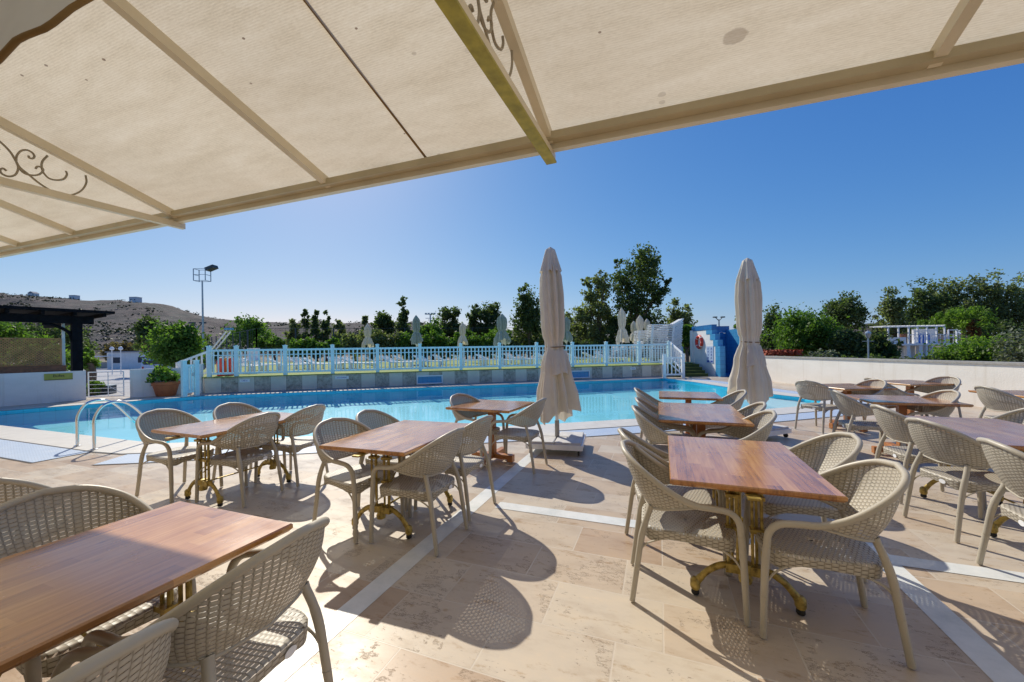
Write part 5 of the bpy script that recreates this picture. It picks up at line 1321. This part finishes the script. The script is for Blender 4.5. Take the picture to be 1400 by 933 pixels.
# fabric with slight sag between the rafters
NX, NY = 90, 16; P, UV = [], []; LL = np.linalg.norm(EB-EA)
ras_px = [(95, 327), (240, 303), (443, 259), (757, 214), (1287, 92)]
rt = sorted([float((edge_pt(*q)-EA)@ED) for q in ras_px])
rt = [rt[0]-2.6, rt[0]-1.3]+rt+[rt[-1]+1.9, rt[-1]+3.2]
for j in range(NY+1):
    row, ur = [], []; d = BACK*j/NY
    for i in range(NX+1):
        s_ = LL*i/NX; p = EA+ED*s_; prev = max([r_ for r_ in rt if r_ <= s_] or [0]); nxt = min([r_ for r_ in rt if r_ > s_] or [LL]); f = (s_-prev)/max(.01, nxt-prev)
        sag = math.sin(pi*f)*.03*min(1, j/2+.2); q = back(p, d, .095+.0-sag*.6); row.append(q); ur.append((s_, d))
    P.append(row); UV.append(ur)
MB().grid(P, UV).build('fabric', 'canopy_fabric', cn, smooth=True)
# front beam
def P3(p, dz): return (p[0], p[1], ZC+dz)
MB().bar(P3(EA, .03), P3(EB, .03), .05, .06).build('front_beam', 'cream_metal', cn)
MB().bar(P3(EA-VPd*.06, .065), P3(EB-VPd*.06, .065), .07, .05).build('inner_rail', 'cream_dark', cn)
for s_ in rt:
    p = EA+ED*s_; a = back(p, .03, .055); b = back(p, BACK, .055); MB().bar(a, b, .055, .065).build('rafter', 'cream_metal', cn)
ps = edge_pt(570, 224); MB().tube([back(ps, .05, .085), back(ps, BACK, .085)], .009, 6).build('seam_cord', 'rope', cn)
# trusses: horizontal lower chord, scrolls between
def in_plane(px, py):
    p = edge_pt(241, 305); dx, dy = px-700, py-CHY; xl, yl = (dx*_c-dy*_s)/CF, (dy*_c+dx*_s)/CF
    # p - VPd*d = t*(xl,1)
    t = (p[0]-VPd[0]/VPd[1]*p[1])/(xl-VPd[0]/VPd[1]); d = (p[1]-t)/VPd[1]; return d, CH-yl*t-ZC
SCR_PX = [[(117, 240), (118, 250), (112, 260), (101, 266), (88, 267), (72, 262), (54, 251), (38, 238), (27, 229), (22, 221), (14, 208), (0, 194), (-25, 175), (-60, 152)],
          [(65, 213), (58, 221), (57, 229), (60, 237), (67, 244), (77, 246.5), (87, 245), (91.5, 239), (90, 234)],
          [(22, 221), (23, 213), (29, 206.5), (37, 205.5), (44, 209), (47, 214), (44.5, 217), (40, 216), (39, 213)],
          [(22, 221), (27, 231), (34, 237.5), (45, 240), (54, 238.5), (59, 233), (56.5, 229), (51, 228), (48.5, 231)],
          [(22, 221), (25, 230), (21, 239), (12, 241.5), (3, 238), (0, 233), (4, 230.5), (9, 234)],
          [(0, 205), (-16, 199), (-34, 202), (-45, 214), (-38, 226), (-24, 228), (-18, 221), (-24, 215)],
          [(-60, 152), (-50, 170), (-58, 190), (-80, 198), (-104, 190), (-108, 172), (-92, 165), (-84, 176)],
          [(-25, 175), (-30, 160), (-50, 132), (-90, 105)]]
SCROLLS = [[in_plane(*q_) for q_ in l_] for l_ in SCR_PX]
def truss(px, py, yellow=False, name='truss'):
    p = edge_pt(px, py); dirn = U; L_ = 4.2
    q = lambda d, z: (p[0]-VPd[0]*d, p[1]-VPd[1]*d, ZC+z)
    MB().bar(q(-.06, -.02), q(L_, -.02), .055, .06).build('lower_chord', 'cream_metal', cn)
    if yellow: MB().bar(q(-.05, -.0585), q(L_, -.0585), .075, .014).build('light_strip', 'yellow_patina', cn)
    m = MB()
    for cv_ in SCROLLS:
        m.tube(crv([q(d_, z_) for d_, z_ in cv_], 6), .0075, 6)
    m.build('scrollwork', 'scroll_metal', cn)
truss(241, 305); truss(755, 215, True)
# columns that carry the canopy, behind the camera
for px, py in ((241, 305), (755, 215)):
    p = edge_pt(px, py)-VPd*4.2; MB().box((p[0], p[1], ZC/2), (.12, .12, ZC)).build('column', 'cream_metal', cn)
# rolled side cloth in the top left corner
rc = tag(empty('side_curtain', (0, 0, 0)), 'gathered grey white cloth edge hanging in the top left corner', 'curtain')
P = []; Dc = 1.0
for j in range(16):
    t = j/15; row = []
    for i in range(41):
        u_ = i/40; px = -330+u_*500; yb = [(-330, 300), (-40, 108), (0, 92), (35, 55), (75, 40), (110, 12), (150, -10), (170, -30)]
        for (a, ya), (b, y_b) in zip(yb[:-1], yb[1:]):
            if px <= b: f = (px-a)/(b-a); ybb = ya+(y_b-ya)*f; break
        D = 1.25+.25*math.sin(t*pi)*.6+.05*math.sin(u_*14+t*3); py = ybb-t*330
        row.append((az(px)*D-.0, D, hgt(px, py, D)))
    P.append(row)
MB().grid(P).build('cloth', 'grey_cloth', rc, smooth=True)
MB().tube([Vector(p)+Vector((0, -.006, 0)) for p in P[0]], .009, 8).build('hem', 'rope', rc, smooth=True)
MB().tube([Vector(P[15][i])+Vector((0, .0, 0)) for i in (0, 20, 40)], .02, 8).build('roller', 'cream_metal', rc)

# ---------------------------------------------------------------- building wall behind the camera (bounces light, holds the canopy)
bw = tag(empty('restaurant_wall', (0, 0, 0)), 'cream restaurant facade behind the camera', 'building')
pw = edge_pt(700, 218)-VPd*6.4; t_ = ED; a = pw-t_*14; b = pw+t_*10; nn2 = np.array([-t_[1], t_[0]])*.15
MB().prism([a-nn2, b-nn2, b+nn2, a+nn2], -.05, 5.0).build('wall', 'plaster_warm', bw, recalc=True)
